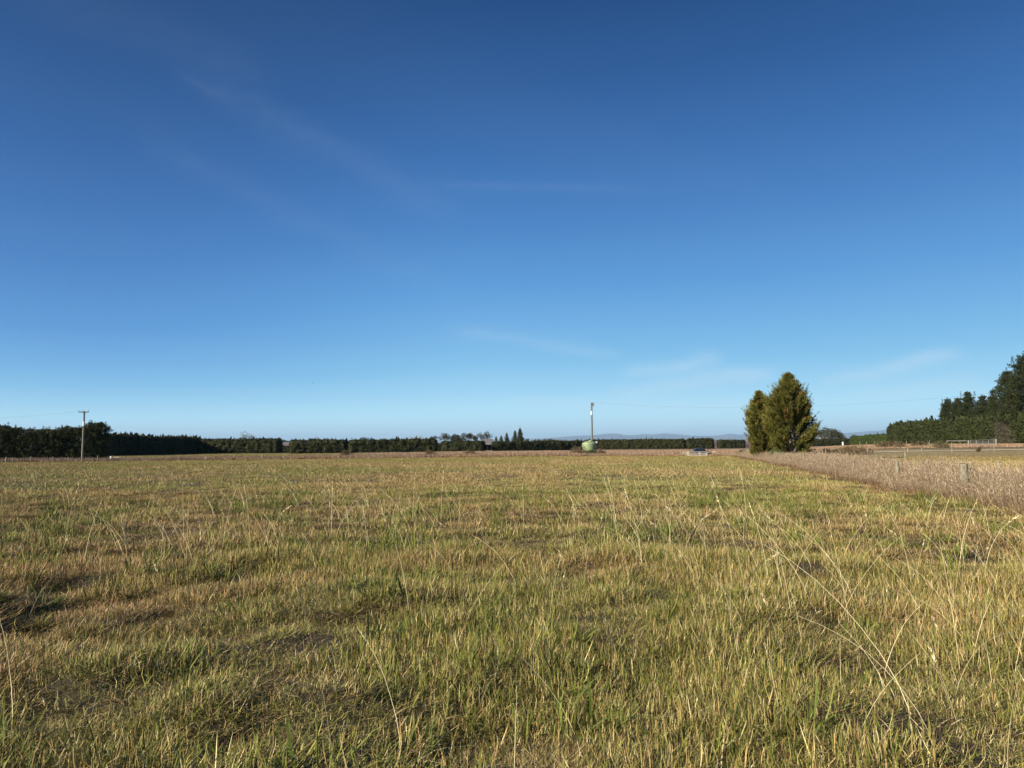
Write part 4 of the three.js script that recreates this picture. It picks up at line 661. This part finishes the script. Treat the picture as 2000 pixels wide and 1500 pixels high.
// ------------------------------------------------------------------ green water tank
{
  const p = ground(1151.5, 120), k = 29 / 1416 * 120 / 2, topY = at(1151.5, 866, 120).y - p.y, root = thing('water_tank', 'pale green round water tank tapering to its foot below the pole', 'tank', p);
  const body = [[0.001, 0], [0.74, 0], [0.78, 0.05], [0.83, 0.5], [0.85, 0.52], [0.88, 0.9], [0.9, 0.92], [0.94, 1.4], [0.955, 1.42], [1, topY - 0.12], [0.995, topY], [0.95, topY + 0.06]].map(([r, y]) => new THREE.Vector2(r * k, y));
  const roof = [[0.97, topY + 0.04], [0.8, topY + 0.18], [0.5, topY + 0.34], [0.25, topY + 0.42], [0.001, topY + 0.44]].map(([r, y]) => new THREE.Vector2(r * k, y));
  const mt = new THREE.MeshPhysicalMaterial({ name: 'moulded_plastic', color: new THREE.Color().setRGB(0.25, 0.32, 0.17), roughness: 0.42, clearcoat: 0.15, clearcoatRoughness: 0.4 });
  part('body', new THREE.LatheGeometry(body, 40), mt, root); const r = part('lid', new THREE.LatheGeometry(roof, 40), mt, root); r.position.y = 0.004;
  const hatch = new THREE.CylinderGeometry(0.27, 0.29, 0.12, 20); hatch.translate(0.2, topY + 0.47, 0.3); part('hatch', hatch, mt, root);
  const g = new Geo(), c = [0.5, 0.52, 0.52]; g.tube([[k * 0.98, topY + 0.28, 0.2], [k * 1.02, topY + 0.2, 0.25], [k * 0.98, 1.4, 0.3], [k * 0.85, 0.1, 0.35]], [0.05, 0.05, 0.05, 0.05], 8, [0.2, 0.22, 0.24]); part('pipe', g.build(), M.paint, root);
  const g2 = new Geo(); g2.box(k * 0.86, topY + 0.1, 0.05, k * 1.03, topY + 0.32, 0.3, [0.7, 0.7, 0.66]); part('inlet_box', g2.build(), M.paint, root);
}

// ------------------------------------------------------------------ black car with its front doors open, seen nose on
{
  const base = ground(1367.5, 122.5), car = thing('car', 'black car with both front doors swung open behind the cream gate', 'car', base);
  const paint = new THREE.MeshPhysicalMaterial({ name: 'black_paint', color: new THREE.Color().setRGB(0.012, 0.013, 0.017), roughness: 0.3, clearcoat: 1, clearcoatRoughness: 0.08 }), glass = new THREE.MeshPhysicalMaterial({ name: 'tinted_glass', color: new THREE.Color().setRGB(0.02, 0.022, 0.026), roughness: 0.2, specularIntensity: 0.5 }), rubber = new THREE.MeshStandardMaterial({ name: 'rubber', color: new THREE.Color().setRGB(0.02, 0.02, 0.02), roughness: 0.9 }), alloy = new THREE.MeshStandardMaterial({ name: 'alloy', color: new THREE.Color().setRGB(0.5, 0.5, 0.52), roughness: 0.35, metalness: 0.8 });
  const loft = (rows, mat, name, parent) => { const g = new Geo(); for (let j = 1; j < rows.length; j++) for (let i = 1; i < rows[j].length; i++) g.quad(rows[j - 1][i - 1], rows[j - 1][i], rows[j][i], rows[j][i - 1], [1, 1, 1]); const b = g.build(); b.deleteAttribute('color'); return part(name, b, mat, parent ?? car); };
  // body sections along z (nose at +z), each a half-ellipse-like hoop
  const hoop = (z, w, y0, y1) => [[-w * 0.92, y0, z], [-w, y0 + 0.25, z], [-w, y1 - 0.14, z], [-w * 0.93, y1 - 0.03, z], [-w * 0.5, y1, z], [0, y1 + 0.015, z], [w * 0.5, y1, z], [w * 0.93, y1 - 0.03, z], [w, y1 - 0.14, z], [w, y0 + 0.25, z], [w * 0.92, y0, z], [-w * 0.92, y0, z]];
  paint.side = glass.side = THREE.DoubleSide;
  loft([[[0, 0.5, 2.28]].concat(Array(11).fill([0, 0.5, 2.28])), hoop(2.26, 0.7, 0.3, 0.66), hoop(2.1, 0.84, 0.24, 0.78), hoop(1.5, 0.9, 0.22, 0.9), hoop(0.95, 0.91, 0.22, 0.96), hoop(0, 0.92, 0.22, 0.95), hoop(-1.4, 0.91, 0.24, 0.98), hoop(-2.05, 0.86, 0.3, 0.95), hoop(-2.2, 0.75, 0.4, 0.85), Array(12).fill([0, 0.6, -2.22])], paint, 'body');
  const cab = (y, w, z0, z1) => [[-w, y, z1], [w, y, z1], [w, y, z0], [-w, y, z0], [-w, y, z1]];
  const roof = loft([cab(1.4, 0.6, -1.1, 0.22), cab(1.46, 0.52, -0.95, 0.1), Array(5).fill([0, 1.47, -0.4])], paint, 'roof');
  loft([[[-0.76, 0.96, 0.92], [0.76, 0.96, 0.92]], [[-0.6, 1.4, 0.24], [0.6, 1.4, 0.24]]], glass, 'windscreen'); loft([[[-0.74, 0.97, -1.75], [0.74, 0.97, -1.75]], [[-0.58, 1.4, -1.1], [0.58, 1.4, -1.1]]], glass, 'rear_window');
  for (const s of [-1, 1]) {
    loft([[[s * 0.83, 0.95, -0.25], [s * 0.83, 0.97, -1.7]], [[s * 0.61, 1.4, -0.2], [s * 0.6, 1.4, -1.1]]], glass, 'side_window');
    const pl = new Geo(); pl.tube([[s * 0.79, 0.95, 0.9], [s * 0.61, 1.4, 0.23]], [0.035, 0.035], 6, [1, 1, 1]); const pb = pl.build(); pb.deleteAttribute('color'); part('pillar', pb, paint, car);
    const lamp = new THREE.SphereGeometry(0.15, 14, 10); lamp.scale(1.2, 0.55, 0.5); lamp.translate(s * 0.62, 0.64, 2.12); part('headlight', lamp, new THREE.MeshPhysicalMaterial({ name: 'lamp_lens', color: new THREE.Color().setRGB(0.6, 0.62, 0.64), roughness: 0.1, clearcoat: 1 }), car);
    for (const z of [1.38, -1.35]) { const wheel = new THREE.Group(); wheel.name = 'wheel'; wheel.position.set(s * 0.82, 0.32, z); car.add(wheel); const ty = new THREE.TorusGeometry(0.25, 0.085, 10, 24); ty.rotateY(Math.PI / 2); part('tyre', ty, rubber, wheel); const ri = new THREE.CylinderGeometry(0.18, 0.18, 0.12, 16); ri.rotateZ(Math.PI / 2); part('rim', ri, alloy, wheel); }
    const door = new THREE.Group(); door.name = 'door'; door.position.set(s * 0.9, 0, 0.85); door.rotation.y = -s * 1.05; car.add(door);      // hinged at its front edge, swung wide
    const dg = new Geo(); dg.box(-0.05, 0.3, -1.08, 0.03, 0.95, 0, [1, 1, 1]); const db = dg.build(); db.deleteAttribute('color'); part('panel', db, paint, door);
    const fr = new Geo(); fr.tube([[-0.02, 0.95, -0.02], [-0.08, 1.2, -0.38], [-0.12, 1.38, -0.72], [-0.12, 1.38, -1.0], [-0.02, 0.95, -1.05]], [0.035, 0.035, 0.035, 0.035, 0.035], 6, [1, 1, 1]); const fb = fr.build(); fb.deleteAttribute('color'); part('window_frame', fb, paint, door);
  }
  const gr = new Geo(); for (const y of [0.48, 0.54, 0.6]) gr.box(-0.42, y, 2.2, 0.42, y + 0.03, 2.29, [0.25, 0.25, 0.26]); part('grille', gr.build(), M.paint, car);
}

// ------------------------------------------------------------------ farm sheds seen through the hedge gaps
function shed(label, col, D, w, wallH, roofH, depth, seed) {
  const root = thing('farm_shed', label, 'shed', ground(col, D)), grey = [0.17, 0.165, 0.17], dark = [0.03, 0.028, 0.026];
  const wall = (n, ...b) => { const g = new Geo(); g.box(...b, dark); part(n, g.build(), M.bark, root); };
  wall('back_wall', -w / 2, 0, -depth, w / 2, wallH, -depth + 0.12); wall('side_wall', -w / 2, 0, -depth + 0.125, -w / 2 + 0.12, wallH, 0); wall('side_wall', w / 2 - 0.12, 0, -depth + 0.125, w / 2, wallH, 0);
  for (let k = 0; k <= 4; k++) { const m = part('post', postGeo(wallH, 0.1, 1), M.darkpost, root); m.position.set(lerp(-w / 2 + 0.3, w / 2 - 0.3, k / 4), 0, -0.3); }
  const R = rng(seed), hip = w * 0.22, A = [-w / 2 - 0.4, wallH, 0.5], B = [w / 2 + 0.4, wallH, 0.5], C = [w / 2 - hip, wallH + roofH, -depth / 2], Dd = [-w / 2 + hip, wallH + roofH, -depth / 2], E2 = [w / 2 + 0.4, wallH, -depth - 0.4], F = [-w / 2 - 0.4, wallH, -depth - 0.4];
  const n = 12; for (let k = 0; k < n; k++) { const g = new Geo(), t0 = k / n, t1 = (k + 0.94) / n, P = (p, q, t) => [lerp(p[0], q[0], t), lerp(p[1], q[1], t) + 0.03, lerp(p[2], q[2], t)], v = 0.85 + 0.3 * R(); g.quad(P(A, B, t0), P(A, B, t1), P(Dd, C, t1), P(Dd, C, t0), grey.map((x) => x * v)); part('roof_sheet', g.build(), M.roof, root); }
  const g = new Geo(); g.quad(A, B, C, Dd, [0.2, 0.2, 0.2]); g.quad(E2, F, Dd, C, grey); g.tri(B, E2, C, grey); g.tri(F, A, Dd, grey); part('roof', g.build(), M.roof, root);
}
M.darkpost = new THREE.MeshStandardMaterial({ name: 'creosoted_timber', color: new THREE.Color().setRGB(0.05, 0.042, 0.035), roughness: 0.95 });
M.roof = new THREE.MeshStandardMaterial({ name: 'old_iron', vertexColors: true, roughness: 0.65, metalness: 0.2, side: THREE.DoubleSide });
shed('grey roofed open fronted shed in the gap left of the conifers', 952, 300, 7.4, 2.3, 2.4, 7, 501);
shed('grey roofed open shed seen through the first hedge gap', 561, 290, 7, 2.6, 1.5, 6, 502);

// ------------------------------------------------------------------ small things
function smallBox(name, label, cat, p, w, h, d, col) { const r = thing(name, label, cat, p), g = new Geo(); g.box(-w / 2, -0.05, -d / 2, w / 2, h, d / 2, col); part('body', g.build(), M.paint, r); const t = new Geo(); t.box(-w / 2 - 0.02, h + 0.002, -d / 2 - 0.02, w / 2 + 0.02, h + 0.05, d / 2 + 0.02, col.map((v) => v * 0.9)); part('cap', t.build(), M.paint, r); return r; }
smallBox('marker_post', 'stubby bright white marker post by the left far fence', 'marker', ground(216, 101), 0.17, 0.62, 0.12, [0.8, 0.79, 0.72]);
smallBox('marker_post', 'white marker post in front of the low right hedge', 'marker', ground(1646.5, 240), 0.4, 1.25, 0.25, [0.82, 0.82, 0.8]);
{ const p = ground(222.5, 101), r = thing('low_rail', 'low pale timber rail next to the stubby white marker', 'rail', p); for (const x of [0.05, 0.7]) { const m = part('post', postGeo(0.55, 0.045, 1), M.post, r); m.position.set(x, 0, 0); } const g = new Geo(); g.box(-0.02, 0.5, 0.05, 0.78, 0.57, 0.09, [0.6, 0.58, 0.42]); part('rail', g.build(), M.paint, r); }
{ // a bird far up over the hedges
  const p = at(612, 748, 150), r = thing('bird', 'tiny dark bird flying over the left hedges', 'bird', p, 0.4), g = new Geo(), c = [0.03, 0.03, 0.03];
  g.tube([[-0.2, 0, 0], [-0.08, 0.02, 0], [0.08, 0.02, 0], [0.2, 0, 0]], [0.01, 0.05, 0.045, 0.008], 7, c);
  for (const s of [-1, 1]) { g.quad([-0.06, 0.03, 0], [0.07, 0.03, 0], [0.03, 0.12, s * 0.2], [-0.05, 0.11, s * 0.2], c); g.tri([-0.05, 0.11, s * 0.2], [0.03, 0.12, s * 0.2], [-0.08, 0.05, s * 0.38], c); }
  g.tri([-0.18, 0, 0], [-0.3, 0, 0.05], [-0.3, 0, -0.05], c); part('body', g.build(), M.leaf, r);
}

renderer.render(scene, camera);
